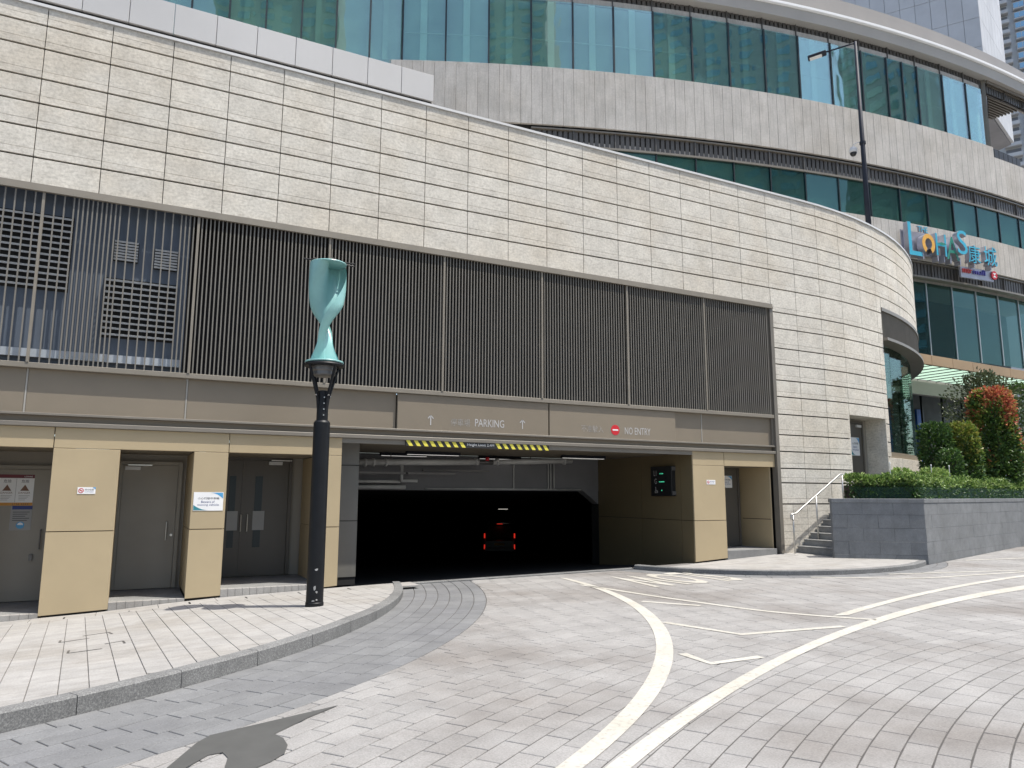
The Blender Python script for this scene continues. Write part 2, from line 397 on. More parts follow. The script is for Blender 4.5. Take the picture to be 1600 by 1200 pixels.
# ------------------------------------------------------------------ ground: road, pavers, painted lines
def zr(x, y=0): return 0.0115 * x
def lerp(xs, zs, x):
    if x <= xs[0]: return zs[0]
    for i in range(len(xs) - 1):
        if x <= xs[i + 1]: return zs[i] + (zs[i + 1] - zs[i]) * (x - xs[i]) / (xs[i + 1] - xs[i])
    return zs[-1]
def clip_line(poly, p, n):
    """keep the side n points to"""
    out = []
    for i in range(len(poly)):
        a, b = poly[i], poly[(i + 1) % len(poly)]
        da = (a[0] - p[0]) * n[0] + (a[1] - p[1]) * n[1]; db = (b[0] - p[0]) * n[0] + (b[1] - p[1]) * n[1]
        if da >= 0: out.append(a)
        if (da > 0) != (db > 0) and abs(da - db) > 1e-9:
            t = da / (da - db)
            if 0 < t < 1: out.append((a[0] + (b[0] - a[0]) * t, a[1] + (b[1] - a[1]) * t))
    return out
def clip_circle(poly, c, r, outside=True):
    cx = sum(p[0] for p in poly) / len(poly) - c[0]; cy = sum(p[1] for p in poly) / len(poly) - c[1]
    d = math.hypot(cx, cy) or 1e-6
    n = (cx / d, cy / d); s = 1 if outside else -1
    return clip_line(poly, (c[0] + n[0] * r, c[1] + n[1] * r), (n[0] * s, n[1] * s))
def area(poly):
    return abs(sum(poly[i][0] * poly[(i + 1) % len(poly)][1] - poly[(i + 1) % len(poly)][0] * poly[i][1] for i in range(len(poly)))) / 2
def tidy(poly):
    out = []
    for p in poly:
        if not out or math.hypot(p[0] - out[-1][0], p[1] - out[-1][1]) > 0.008: out.append(p)
    if len(out) > 1 and math.hypot(out[0][0] - out[-1][0], out[0][1] - out[-1][1]) < 0.008: out.pop()
    return out

def kedge(r): return [(-5.30 + r * math.cos(R_(a)), 16.03 + r * math.sin(R_(a))) for a in range(-14, -97, -2)]
road = MB().prism([(-400, -400), (400, -400), (400, 500), (30, 500), (30, 13.7)] + kedge(10.2) + [(-400, 5.8)], lambda x, y: zr(x) - 0.5, lambda x, y: zr(x) - 0.05).build('road', 'paver')
tag(road, 'pale grey paved road curving past the car park entrance', None, None, 'structure')
bed = MB().prism([(-6, 2), (10, 1.2), (34, 4), (34, 14), (17, 14), (11, 13.72)] + kedge(10.2), lambda x, y: zr(x) - 0.05, lambda x, y: zr(x) - 0.007).build('joint_bed', 'sand_bed', road)
CK = (-5.30, 16.03); RK = 10.25; RB = 11.65          # left kerb and the dark border band beside it
CR = (14.3, 14.85); RR = 4.34; RG = 4.76             # right kerb and its gutter
PC = (10.0, -6.64)                                   # centre of the paver arcs
pieces = []                                          # (size on screen, poly, mat)
def project(x, y, z):
    v = Vector((x, y, z - EYE)); q = [sum(AX[i][j] * v[i] for i in range(3)) for j in range(3)]
    if q[2] < 0.3: return None
    return 800 + 1150 * q[0] / q[2], 600 + 1150 * q[1] / q[2], q[2]
def course(c, r0, r1, a0, a1, ln, off, mat, clips):
    rm = (r0 + r1) / 2; da = ln / rm; j = 0.0052
    n = int((a1 - a0) / da) + 1
    for i in range(n):
        b0 = a0 + (i + off) * da + j / rm; b1 = b0 + da - 2 * j / rm
        poly = [(c[0] + r * math.cos(b), c[1] + r * math.sin(b)) for r, b in ((r0 + j, b0), (r1 - j, b0), (r1 - j, b1), (r0 + j, b1))]
        mx = sum(p[0] for p in poly) / 4; my = sum(p[1] for p in poly) / 4
        pr = project(mx, my, zr(mx))
        if not pr or pr[0] < -500 or pr[0] > 2300 or pr[1] > 1750 or math.hypot(mx, my) > 27: continue
        for f in clips:
            if len(poly) > 2: poly = f(poly)
        if len(poly) > 2: poly = tidy(poly)
        if len(poly) < 3 or area(poly) < 0.003: continue
        vis = 0 <= pr[0] <= 1600 and pr[1] <= 1200
        pieces.append((area(poly) / pr[2] ** 3 if vis else 0, poly, mat))
mouth = lambda p: clip_line(p, (0, 13.70), (0, -1))
outK = lambda p: clip_circle(p, CK, RB + 0.004); outR = lambda p: clip_circle(p, CR, RG + 0.004)
outRK = lambda p: clip_circle(p, CR, RR + 0.004); PL0, PL1 = (16.50, 11.02), (24.1, 13.06)
pn = (PL1[1] - PL0[1], -(PL1[0] - PL0[0]))
def offplanter(p):
    return clip_line(p, PL0, pn) if sum(q[0] for q in p) / len(p) > 16.0 else p
rr_ = 8.2; k = 0
while rr_ < 30:
    course(PC, rr_, rr_ + 0.2, R_(20), R_(172), 0.4, 0.5 * (k % 2) + 0.07 * math.sin(k), 'paver', (outK, outR, mouth, offplanter)); rr_ += 0.2; k += 1
for k in range(7):
    course(CK, RK + 0.2 * k, RK + 0.2 * k + 0.2, R_(-95), R_(-9), 0.4, 0.5 * (k % 2), 'paver_dark', (mouth,))
for k in range(2):
    course(CR, RR + 0.21 * k, RR + 0.21 * k + 0.21, R_(-170), R_(-55), 0.42, 0.5 * (k % 2), 'paver_dark', (mouth, offplanter, outK))
pieces.sort(key=lambda t: -t[0])
def paver_prism(mb, poly, dz):
    return mb.prism(poly, lambda x, y: zr(x) - 0.03, lambda x, y: zr(x) + dz, 0.004)
rest = {'paver': MB(), 'paver_dark': MB()}
for i, (w, poly, mt) in enumerate(pieces):
    dz = random.uniform(-0.0012, 0.0012)
    if i < 296: paver_prism(MB(), poly, dz).build('paver', mt, road)
    else: paver_prism(rest[mt], poly, dz)
tag(rest['paver'].build('paver_field', 'paver', road), kind='stuff')
tag(rest['paver_dark'].build('paver_border', 'paver_dark', road), kind='stuff')
# painted lines, 4 mm sheets on the pavers
def ribbon(name, A, B, mat='road_paint', dz=0.005):
    mb = MB(); n = len(A)
    vs = [(x, y, zr(x) + dz) for x, y in A] + [(x, y, zr(x) + dz) for x, y in B]
    mb.add(vs, [(i, i + 1, n + i + 1, n + i) for i in range(n - 1)]); return mb.build(name, mat, road)
def offset(P, w):
    A = []; B = []
    for i, p in enumerate(P):
        t = Vector(P[min(i + 1, len(P) - 1)]) - Vector(P[max(i - 1, 0)]); t.normalize(); nrm = Vector((-t.y, t.x)) * (w / 2)
        A.append((p[0] + nrm.x, p[1] + nrm.y)); B.append((p[0] - nrm.x, p[1] - nrm.y))
    return A, B
def smooth_pts(P, k=6):
    out = []
    for i in range(len(P) - 1):
        p0, p1, p2, p3 = P[max(i - 1, 0)], P[i], P[i + 1], P[min(i + 2, len(P) - 1)]
        for s in range(k):
            t = s / k; out.append(tuple(0.5 * (2 * p1[q] + (p2[q] - p0[q]) * t + (2 * p0[q] - 5 * p1[q] + 4 * p2[q] - p3[q]) * t * t + (3 * p1[q] - p0[q] - 3 * p2[q] + p3[q]) * t ** 3) for q in (0, 1)))
    return out + [P[-1]]
def arc(c, r, a0, a1, n): return [(c[0] + r * math.cos(R_(a0 + (a1 - a0) * i / n)), c[1] + r * math.sin(R_(a0 + (a1 - a0) * i / n))) for i in range(n + 1)]
ribbon('white_line', arc((-3.46, 13.87), 11.44, -75, -4.2, 50), arc((-3.89, 14.19), 11.79, -72.5, -5.1, 50))
xs_ = [1.2 + 17.8 * (i / 60) ** 1.3 for i in range(61)]
ribbon('white_line', [(x, -17.93 + math.sqrt(25.87 ** 2 - (x - 16.28) ** 2)) for x in xs_], [(x, -16.5 + math.sqrt(24.12 ** 2 - (x - 15.54) ** 2)) for x in xs_])
ribbon('white_line', arc((18.31, -21.97), 30.83, 108, 90, 30), arc((18.31, -21.97), 30.69, 107.6, 90, 30))
ribbon('white_line', *offset(smooth_pts([(7.62, 12.0), (7.74, 11.2), (7.86, 10.2), (8.02, 9.3), (8.26, 8.2), (8.62, 7.45), (9.02, 6.85)]), 0.10))
ribbon('white_line', *offset(smooth_pts([(12.2, 10.68), (12.8, 10.22), (13.4, 9.72), (14.1, 9.42), (15.3, 9.27), (16.7, 9.1), (19, 8.95)]), 0.10))
ribbon('white_line', *offset([(13.95, 10.23), (16.9, 9.3)], 0.10))
ribbon('white_line', *offset([(18.1, 11.2), (20.5, 10.7)], 0.10))
for P_ in ([(6.45, 8.1), (6.73, 6.98), (8.24, 6.74)], [(5.41, 6.5), (5.36, 6.0), (6.03, 5.98)], [(7.34, 9.75), (7.83, 8.95)]):
    ribbon('chevron_line', *offset(P_, 0.11))
slow = text_mesh('SLOW', 'road_paint', 0.0, 2.25, 1.75, .02)
inst('road_lettering', slow, road, Matrix.Translation((10.85, 12.75, zr(10.85) + 0.006)) @ Matrix.Rotation(math.pi, 4, 'Z') @ Matrix.Rotation(-0.0115, 4, 'Y').inverted())
arrow = [(1.67, 6.36), (1.05, 6.17), (0.65, 6.05), (0.55, 5.92), (0.34, 5.49), (0.1, 5.1), (-0.15, 4.6), (0.12, 4.5), (0.28, 4.95), (0.45, 5.43), (0.60, 5.61), (0.69, 5.62), (0.71, 5.50),
         (0.67, 5.31), (0.55, 4.95), (0.62, 4.75), (0.83, 5.20), (0.95, 5.28), (1.06, 5.40), (1.11, 5.56), (1.11, 5.73), (1.07, 5.85), (1.36, 6.12)]
mb = MB(); mb.add([(x, y, zr(x) + 0.005) for x, y in arrow], [tuple(range(len(arrow)))[::-1]])
mb.build('overpainted_arrow', 'grey_overpaint', road)

# ------------------------------------------------------------------ left pavement
XB = [-4, -1.1, -.17, .94, 1.47, 3.45, 4.8]; ZB = [-.26, -.125, -.085, .01, .03, .09, .12]
def kh(x): return lerp([-4, 2.6, 4.6], [0.155, 0.15, 0.075], x)
def ky(x):
    d = (RK - 0.15) ** 2 - (x - CK[0]) ** 2
    return CK[1] - math.sqrt(d) if d > 0 else 16
def pz(x, y):
    k = ky(x)
    if k > 13.2: return lerp(XB, ZB, x)
    s = min(1, max(0, (y - k) / (13.6 - k))); zk = zr(x) + kh(x)
    return zk + (lerp(XB, ZB, x) - zk) * s
pave = MB()
def pbed(u, v):
    x = -9 + 13.6 * u; a = max(min(ky(x) - .03, 13.5), 5.2); y = a + (13.62 - a) * v
    return (x, y, pz(x, y) - .012)
pave.grid(pbed, 120, 10)
pave = pave.build('pavement', 'pave_bed'); tag(pave, 'pale slab pavement along the beige doorway piers', None, None, 'structure')
more_slabs = MB()
for i in range(-16, 31):
    x0 = -2.25 + i * 0.225; x1 = x0 + 0.225; off = 0.225 * (i % 2)
    y = 13.06
    first = True
    while True:
        ya = y - (0.45 if not (first and off) else 0.225); first = False
        poly = [(x - 0.048 * (yy - 13) + dx, yy + dy) for x, yy, dx, dy in ((x0, ya, .003, .001), (x1, ya, -.003, .001), (x1, y, -.003, -.001), (x0, y, .003, -.001))]
        poly = clip_circle(poly, CK, RK - 0.154, False)
        if len(poly) > 2: poly = tidy(poly)
        if len(poly) < 3 or area(poly) < 0.006: break
        dz = random.uniform(-0.001, 0.001)
        mb = MB() if i >= 0 else more_slabs
        mb.prism(poly, lambda a, b: pz(a, b) - 0.03, lambda a, b: pz(a, b) + dz, 0.003)
        if i >= 0: mb.build('paving_slab', 'slab', pave)
        y = ya
tag(more_slabs.build('slab_field', 'slab', pave), kind='stuff')
for i in range(-5, 9):
    x0 = -2.9 + i * 0.86
    o = MB().prism([(x0 + .003, 13.065), (x0 + .857, 13.065), (x0 + .857, 13.585), (x0 + .003, 13.585)], lambda a, b: pz(a, b) - 0.03, lambda a, b: pz(a, b) + 0.001, 0.003).build('channel_slab', 'slab', pave)
    MB().prism([(x0 + .44, 13.08), (x0 + .463, 13.08), (x0 + .463, 13.30), (x0 + .44, 13.30)], lambda a, b: pz(a, b) - 0.01, lambda a, b: pz(a, b) + 0.004).build('drain_slot', 'joint_dark', pave)
# recessed service cover: four corner brackets
cov = empty('service_cover', (-0.28, 10.05, pz(-0.28, 10.05) + 0.003)); tag(cov, 'recessed paved service cover with corner brackets in the slab pavement', 'manhole cover')
for pts in (((-0.60, 10.60), (-0.60, 10.42), (-0.30, 10.52)), ((-0.38, 10.80), (-0.10, 10.88), (-0.06, 10.68)),
            ((-0.46, 9.66), (-0.46, 9.46), (-0.14, 9.52)), ((-0.12, 9.86), (0.06, 9.92), (0.08, 9.70))):
    mb = MB(); cx, cy, cz = cov.location
    for a, b in zip(pts, pts[1:]):
        A, B = offset([a, b], 0.022); mb.prism([A[0], A[1], B[1], B[0]], lambda x, y: pz(x, y) - 0.01, lambda x, y: pz(x, y) + 0.004)
    mb.v = [(v[0] - cx, v[1] - cy, v[2] - cz) for v in mb.v]
    mb.build('corner_bracket', 'steel_dark', cov)
# kerb stones
kerb = empty('kerb', (CK[0], CK[1], 0)); tag(kerb, 'curved grey granite kerb edging the slab pavement', None, None, 'structure')
def kerb_run(par, c, r0, r1, a0, a1, n, top, base, mat='kerb_stone'):
    for i in range(n):
        b0 = a0 + (a1 - a0) * i / n + 0.02; b1 = a0 + (a1 - a0) * (i + 1) / n - 0.02
        def pf(u, v, rr=r1): a = R_(b0 + (b1 - b0) * u); x, y = c[0] + rr * math.cos(a), c[1] + rr * math.sin(a); return x, y
        mb = MB(); k = 5; prof = [(r1, 0), (r1, 1), (r1 - .015, 2), (r0, 2), (r0, 0)]; vs = []
        for s in range(k + 1):
            a = R_(b0 + (b1 - b0) * s / k)
            for rr, h in prof:
                x, y = c[0] + rr * math.cos(a), c[1] + rr * math.sin(a); t = top(x, y)
                vs.append((x - par.location.x, y - par.location.y, (base(x, y) if h == 0 else t - 0.015 if h == 1 else t) - par.location.z))
        m = len(prof); fs = [(s * m + q, s * m + (q + 1) % m, (s + 1) * m + (q + 1) % m, (s + 1) * m + q) for s in range(k) for q in range(m)]
        fs += [tuple(range(m))[::-1], tuple(range(k * m, k * m + m))]; mb.add(vs, fs)
        mb.build('kerb_stone', mat, par)
kerb_run(kerb, CK, RK - 0.15, RK, -92, -13.2, 15, lambda x, y: zr(x) + kh(x), lambda x, y: zr(x) - 0.04)

# ------------------------------------------------------------------ right pavement
XR = [9.8, 11.8, 12.8, 14.6, 17]; ZRr = [.13, .185, .235, .325, .345]
def pz2(x, y):
    d = RR ** 2 - (x - CR[0]) ** 2; k = CR[1] - math.sqrt(max(d, 0)); zk = zr(x) + 0.10
    s = min(1, max(0, (y - k) / max(0.3, 13.6 - k))); return zk + (lerp(XR, ZRr, x) - zk) * s
pr = MB(); n = 26
poly = [p for p in arc(CR, RR - 0.05, -166, -58, n)] + [(16.6, 13.75), (10.1, 13.75)]
pr.prism(poly, -0.3, lambda x, y: pz2(x, y) - 0.06)
pave2 = pr.build('pavement', 'pave_bed'); tag(pave2, 'small curved slab pavement at the foot of the stone stairs', None, None, 'structure')
for i in range(11):
    for j in range(6):
        x0 = 10.0 + i * 0.6 + 0.3 * (j % 2); y0 = 10.4 + j * 0.54
        poly = [(x0 + .003, y0 + .003), (x0 + .597, y0 + .003), (x0 + .597, y0 + .537), (x0 + .003, y0 + .537)]
        poly = clip_circle(poly, CR, RR - 0.154, False)
        if len(poly) > 2: poly = clip_line(poly, (0, 13.62), (0, -1))
        if len(poly) > 2: poly = tidy(poly)
        if len(poly) < 3 or area(poly) < 0.01: continue
        MB().prism(poly, lambda a, b: pz2(a, b) - 0.08, lambda a, b: pz2(a, b), 0.003).build('paving_slab', 'slab', pave2)
kerb2 = empty('kerb', (CR[0], CR[1], 0)); tag(kerb2, 'low curved granite kerb below the stairs and granite planter', None, None, 'structure')
kerb_run(kerb2, CR, RR - 0.15, RR, -164.5, -60.5, 8, lambda x, y: zr(x) + 0.10, lambda x, y: zr(x) - 0.04)

# ------------------------------------------------------------------ stone clad podium building
pod = empty('podium_building', (0, 13.6, 0)); tag(pod, 'pale stone clad car park podium with louvre screen and beige piers', 'building')
POD = Matrix.Translation((0, -13.6, 0))
def P_(mb, name, mat, parent=pod, **k):
    """part in world coordinates under the podium (or under one of its parts, which sit at the same origin)"""
    mb.v = [(v[0], v[1] - 13.6, v[2]) for v in mb.v]; return mb.build(name, mat, parent, **k)
def pbox(name, mat, parent, *a, ch=0.0): return P_(MB().box(*a, ch=ch), name, mat, parent)
SA, RA, CYA = 15.95, 15.55, 29.15
def WP(s, d=0.0):
    if s <= SA: return Vector((s, 13.6 + d, 0))
    f = (s - SA) / RA; return Vector((SA + (RA - d) * math.sin(f), CYA - (RA - d) * math.cos(f), 0))
G = [9.796, 9.468, 9.051, 8.518, 8.083, 7.652, 7.149, 6.511, 6.08, 5.549, 5.119, 4.699, 4.266, 3.808, 3.279, 2.852, 2.423, 2.056, 1.525]
SJ = [-1.767 + 0.9625 * n for n in range(-8, 31)]
S_BAY, S_END, Z_LOUV, Z_BAY = 19.70, 30.5, 6.705, 7.35
D0, D1, Z_DOOR = 17.49, 19.45, 3.96
cache = {}
def stone(s0, s1, z0, z1, mb=None):
    a, b = WP(s0), WP(s1); w = (b - a).length; M = POD @ frame((a.x, a.y, z0), (b - a))
    if mb is not None: mb.box(0.006, w - 0.006, 0, 0.045, 0.001, z1 - z0 - 0.001, M=M); return
    key = (round(w, 3), round(z1 - z0, 3))
    if key not in cache: cache[key] = MB().box(0.006, w - 0.006, 0, 0.045, 0.001, z1 - z0 - 0.001, ch=0.003).mesh('stone_panel', 'wall_stone')
    inst('stone_panel', cache[key], pod, M @ Matrix.Translation((0, random.uniform(-0.0015, 0.0015), 0)))
strips = MB(); cnt = 0
def spans(z0, z1):
    """runs of wall that a course covers"""
    zm = (z0 + z1) / 2
    if zm > Z_BAY: return [(-9, S_END)]
    if zm > Z_LOUV: return [(-9, S_BAY)]
    if zm > Z_DOOR: return [(14.62, S_BAY)]
    return [(14.62, D0), (D1, S_BAY)]
for i in range(len(G) - 1):
    zt, zb = G[i], G[i + 1]
    segs = []
    if zb < Z_BAY < zt: segs = [(-9, S_BAY, zb, zt), (S_BAY, S_END, Z_BAY, zt)]
    elif zb < Z_LOUV < zt: segs = [(-9, 14.62, Z_LOUV, zt), (14.62, S_BAY, zb, zt)]
    elif zb < Z_DOOR < zt: segs = [(14.62, D0, zb, zt), (D0, D1, Z_DOOR, zt), (D1, S_BAY, zb, zt)]
    else: segs = [(a, b, zb, zt) for a, b in spans(zb, zt)]
    for a, b, z0, z1 in segs:
        cuts = [a] + [s for s in SJ if a + 0.05 < s < b - 0.05] + [b]
        for s0, s1 in zip(cuts, cuts[1:]):
            if s0 > 27.5: continue
            full = abs(z0 - zb) < 1e-6
            if full:
                stone(s0, s1, z0 + 0.031, z0 + 0.148, strips); stone(s0, s1, z0 + 0.15, z1, strips if s1 < -2.6 else None)
            else: stone(s0, s1, z0, z1, strips if s1 < -2.6 else None)
zs = [1.525, 1.358, 1.184, 1.026, 0.853, 0.685, 0.514, 0.30]
for zt, zb in zip(zs, zs[1:]):
    for s0, s1 in ((14.62, 15.05), (15.05, 15.56), (15.56, 16.5), (16.5, D0), (D1, S_BAY)): stone(s0, s1, zb + 0.004, zt, strips)
tag(strips.build('stone_strip_courses', 'wall_stone', pod), kind='stuff')
core = MB()
def shell_wall(mb, s0, s1, z0, z1, d0=0.044, d1=0.40, n=24):
    mb.shell(lambda u, v: (*WP(s0 + (s1 - s0) * u, d0)[:2], z0 + (z1 - z0) * v), lambda u, v: (*WP(s0 + (s1 - s0) * u, d1)[:2], z0 + (z1 - z0) * v), n, 1)
shell_wall(core, -9, S_BAY, Z_LOUV + .003, 9.79, n=30); shell_wall(core, S_BAY + .002, S_END, Z_BAY + .003, 9.788, n=12)
shell_wall(core, 14.62, S_BAY - .002, Z_DOOR + .003, Z_LOUV - .002, n=8); shell_wall(core, 14.62, D0 - .06, 0.0, Z_DOOR, n=5); shell_wall(core, D1 + .06, S_BAY - .004, 0.0, Z_DOOR, n=2)
P_(core, 'wall_core', 'joint_dark')
cop = MB(); cop.shell(lambda u, v: (*WP(-9 + (S_END + 9) * u, -0.03)[:2], 9.80 + 0.05 * v), lambda u, v: (*WP(-9 + (S_END + 9) * u, 0.42)[:2], 9.80 + 0.05 * v), 60, 1)
P_(cop, 'coping', 'white_metal')
deck = MB(); deck.prism([(-9, 14.0), (15.9, 14.0)] + [tuple(WP(16 + k * 1.2, 0.41)[:2]) for k in range(12)] + [(30, 26), (-9, 26)], 9.3, 9.55); P_(deck, 'roof_deck', 'concrete_band')
pbox('side_wall', 'joint_dark', pod, -9, -8.7, 13.7, 26, -.5, 9.3)
# parapet behind the wall top
pbox('upstand', 'alum_panel', pod, -9, 5.60, 15.02, 15.4, 9.55, 10.70)
pbox('shadow_gap', 'joint_dark', pod, -9, 5.62, 15.06, 15.38, 10.70, 10.78)
pm = MB().box(0.004, 0.783, 0, 0.30, 0, 0.655, ch=0.006).mesh('parapet_panel', 'alum_panel')
for k in range(16): inst('parapet_panel', pm, pod, POD @ Matrix.Translation((5.65 - 0.787 * (k + 1), 15.0, 10.775)))

# louvre screen
scr = pbox('louvre_screen', 'screen_frame', pod, -8.6, 14.60, 13.52, 13.60, 6.625, 6.70)
pbox('head_rail', 'screen_frame', scr, -8.6, 14.60, 13.50, 13.56, 6.575, 6.618)
sill = MB().box(-8.6, 14.60, 13.545, 13.72, 3.70, 3.785, ch=0.005); P_(sill, 'sill', 'screen_frame', scr)
for x in (-6.2, -3.88, -1.56, .76, 3.07, 5.41, 7.70, 9.96, 12.28): pbox('post', 'screen_frame', scr, x - .02, x + .02, 13.535, 13.60, 3.786, 6.574)
slat = MB().box(-.0105, .0105, 13.555 - 13.6, 13.58 - 13.6, 3.786, 6.574).mesh('slat', 'slat_metal')
n = 0; x = -2.62 - .0675 * 40
while x < 14.42:
    sparse = x < -1.12 or -0.52 < x < 0.46
    near = min(abs(x - q) for q in (-1.56, .76, 3.07, 5.41, 7.70, 9.96, 12.28))
    if (not sparse or n % 2 == 0) and near > .03: inst('slat', slat, scr, Matrix.Translation((x, 0, 0)))
    n += 1; x += 0.0675
pbox('end_post', 'taupe_frame', scr, 14.50, 14.612, 13.53, 13.70, 0.34, 6.60)
pbox('end_return', 'taupe_frame', scr, 14.44, 14.50, 13.60, 14.74, 3.0, 6.62)
# behind the screen
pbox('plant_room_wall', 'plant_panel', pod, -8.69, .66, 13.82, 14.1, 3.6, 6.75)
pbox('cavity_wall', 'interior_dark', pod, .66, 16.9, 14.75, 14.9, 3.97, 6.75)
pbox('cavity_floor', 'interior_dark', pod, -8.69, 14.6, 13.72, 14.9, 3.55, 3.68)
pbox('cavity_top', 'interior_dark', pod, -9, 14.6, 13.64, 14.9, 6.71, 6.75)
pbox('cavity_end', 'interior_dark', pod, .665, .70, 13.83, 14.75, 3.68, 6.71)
for x0, x1, z0, z1, nb in ((-2.7, -1.13, 5.02, 6.3, 12), (-0.62, .5, 4.33, 5.36, 10), (-.52, -.14, 5.66, 6.02, 7), (.10, .48, 5.60, 5.96, 7)):
    lv = pbox('vent_louvre', 'joint_dark', pod, x0, x1, 13.805, 13.818, z0, z1)
    bl = MB().box(x0 + .01, x1 - .01, -.035, .05, -.004, .004).box(x0 + .01, x1 - .01, -.040, -.034, -.004, .028).mesh('blade', 'plant_blade')
    for k in range(nb):
        z = z0 + (z1 - z0) * (k + .5) / nb; inst('blade', bl, lv, Matrix.Translation((0, 13.765 - 13.6, z)) @ Matrix.Rotation(R_(28), 4, 'X'))
pbox('service_rail', 'plant_blade', pod, -3, .62, 13.72, 13.80, 3.90, 4.03)

# fascia, ledges
for x0, x1 in ((-8.69, -3.88), (-3.87, -1.565), (-1.535, .745), (.775, 4.49), (11.34, 12.15), (12.18, 14.44)):
    pbox('fascia_panel', 'taupe_panel', pod, x0, x1, 13.65, 13.70, 3.005, 3.70, ch=0.004)
for x in (-1.55, .76, 12.165): pbox('joint_trim', 'trim_pale', pod, x - .012, x + .012, 13.644, 13.69, 3.006, 3.698)
pbox('fascia_core', 'joint_dark', pod, -9, 14.44, 13.701, 14.9, 2.76, 3.54)
pbox('upper_ledge', 'taupe_frame', pod, -9, 14.49, 13.56, 13.69, 2.965, 3.003, ch=0.004)
pbox('ledge_recess', 'taupe_panel', pod, -9, 14.47, 13.66, 13.70, 2.862, 2.964)
pbox('lower_ledge', 'taupe_frame', pod, -9, 14.49, 13.545, 13.69, 2.79, 2.860, ch=0.006)
# beige lintel and piers
for x0, x1 in ((-8.69, -3.5), (-3.49, -1.11), (-1.098, 1.485), (1.495, 3.455), (11.81, 12.785), (12.795, 14.485)):
    pbox('lintel_panel', 'beige_panel', pod, x0, x1, 13.60, 13.66, 2.462, 2.788, ch=0.004)
def slant(x0, x1, y0, y1, zl, zr_, z1):
    return MB().add([(x0, y0, zl), (x1, y0, zr_), (x0, y1, zl), (x1, y1, zr_), (x0, y0, z1), (x1, y0, z1), (x0, y1, z1), (x1, y1, z1)],
                    [(0, 2, 3, 1), (4, 5, 7, 6), (0, 1, 5, 4), (2, 6, 7, 3), (0, 4, 6, 2), (1, 3, 7, 5)])
pbox('side_wing', 'beige_panel', pod, -8.69, -3.45, 13.605, 15.2, -.6, 2.455)
for x0, x1, zl, zrr, yb in ((-3.4, -2.3, -.19, -.16, 15.2), (-1.10, -.17, -.096, -.054, 15.2), (.94, 1.485, .041, .061, 15.45), (3.13, 3.455, .10, .121, 15.45), (11.81, 12.79, .223, .276, 14.7)):
    pier = pbox('pier', 'joint_dark', pod, x0 + .03, x1 - .03, 13.65, yb, -.25, 2.46)
    P_(slant(x0, x1, 13.60, 13.64, zl, zrr, 1.156), 'cladding_panel', 'beige_panel', pier)
    pbox('cladding_panel', 'beige_panel', pier, x0, x1, 13.60, 13.64, 1.168, 2.455, ch=0.004)
    for xs in (x0, x1):
        a, b = (xs, xs + .028) if xs == x0 else (xs - .028, xs)
        if x0 == 11.81 and xs == x0: continue
        pbox('side_panel', 'beige_panel', pier, a, b, 13.642, yb - .01, zl + .06, 1.156); pbox('side_panel', 'beige_panel', pier, a, b, 13.642, yb - .01, 1.168, 2.455)
# recesses: back wall, ceiling, floor step with small tiles
for x0, x1, yb, zf in ((-2.3, -1.1, 15.2, -.06), (-.17, .94, 15.2, .045), (1.485, 3.13, 15.45, .16), (12.79, 14.44, 14.7, .45)):
    pbox('recess_wall', 'taupe_door', pod, x0 - .2, x1 + .2, yb + .08, yb + .2, zf - .3, 2.75)
    pbox('recess_ceiling', 'taupe_panel', pod, x0, x1, 13.665, yb + .08, 2.47, 2.6)
    stp = pbox('door_step', 'step_stone', pod, x0 + .001, x1 - .001, 13.70, yb + .08, zf - .45, zf)
    if x0 < 10:
        nt = int((x1 - x0) / .115); w = (x1 - x0) / nt
        tm = MB().box(.002, w - .002, -.1, 0, -.16, 0, ch=.003).mesh('edge_tile', 'slab')
        for k in range(nt): inst('edge_tile', tm, stp, Matrix.Translation((x0 + k * w, .10, zf + .002)))
    else: pbox('step_edge', 'step_stone', stp, x0, x1 - .02, 13.60, 13.698, zf - .3, zf + .001, ch=.006)
pbox('recess_side', 'beige_panel', pod, 14.40, 14.438, 13.72, 14.77, .452, 2.468)
pbox('recess_side_joint', 'joint_dark', pod, 14.397, 14.41, 13.73, 14.7, 1.155, 1.17)

# doors
def door(x0, x1, y, z0, z1, mat, handle, hmat='steel', closer=None):
    d = pbox('door', mat, pod, x0, x1, y, y + .05, z0, z1, ch=.004)
    pbox('door_frame', mat, d, x0 - .07, x0 - .004, y - .015, y + .075, z0, z1 + .07); pbox('door_frame', mat, d, x1 + .004, x1 + .07, y - .015, y + .075, z0, z1 + .07)
    pbox('door_frame', mat, d, x0 - .003, x1 + .003, y - .014, y + .074, z1 + .004, z1 + .069)
    for hx in handle:
        hz = z0 + 1.02
        P_(MB().tube([(hx, y - .001, hz - .16), (hx, y - .055, hz - .16), (hx, y - .055, hz + .16), (hx, y - .001, hz + .16)], .012, 8), 'handle', hmat, d)
    if closer:
        pbox('closer', 'white_metal' if closer[2] else 'steel_dark', d, closer[0], closer[1], y - .055, y - .001, z1 - .09, z1 - .025, ch=.004)
        pbox('closer_arm', 'steel', d, closer[0] + .04, closer[0] + .44, y - .07, y - .058, z1 - .012, z1 + .01)
    return d
d1 = door(-2.25, -1.20, 15.2, -.05, 2.16, 'taupe_door', (-1.30,), 'steel_dark')
pbox('lock', 'steel_dark', d1, -1.44, -1.39, 15.14, 15.2, .62, .72)
d2 = door(-.12, .80, 15.2, .055, 2.27, 'taupe_door', (.655,), 'steel', (-.09, .16, True))
P_(MB().tube([(.745, 15.2, 1.0), (.745, 15.17, 1.0)], .025, 12), 'lock', 'steel', d2)
d3 = door(1.56, 2.035, 15.45, .17, 2.42, 'dark_door', (1.98,), 'steel')
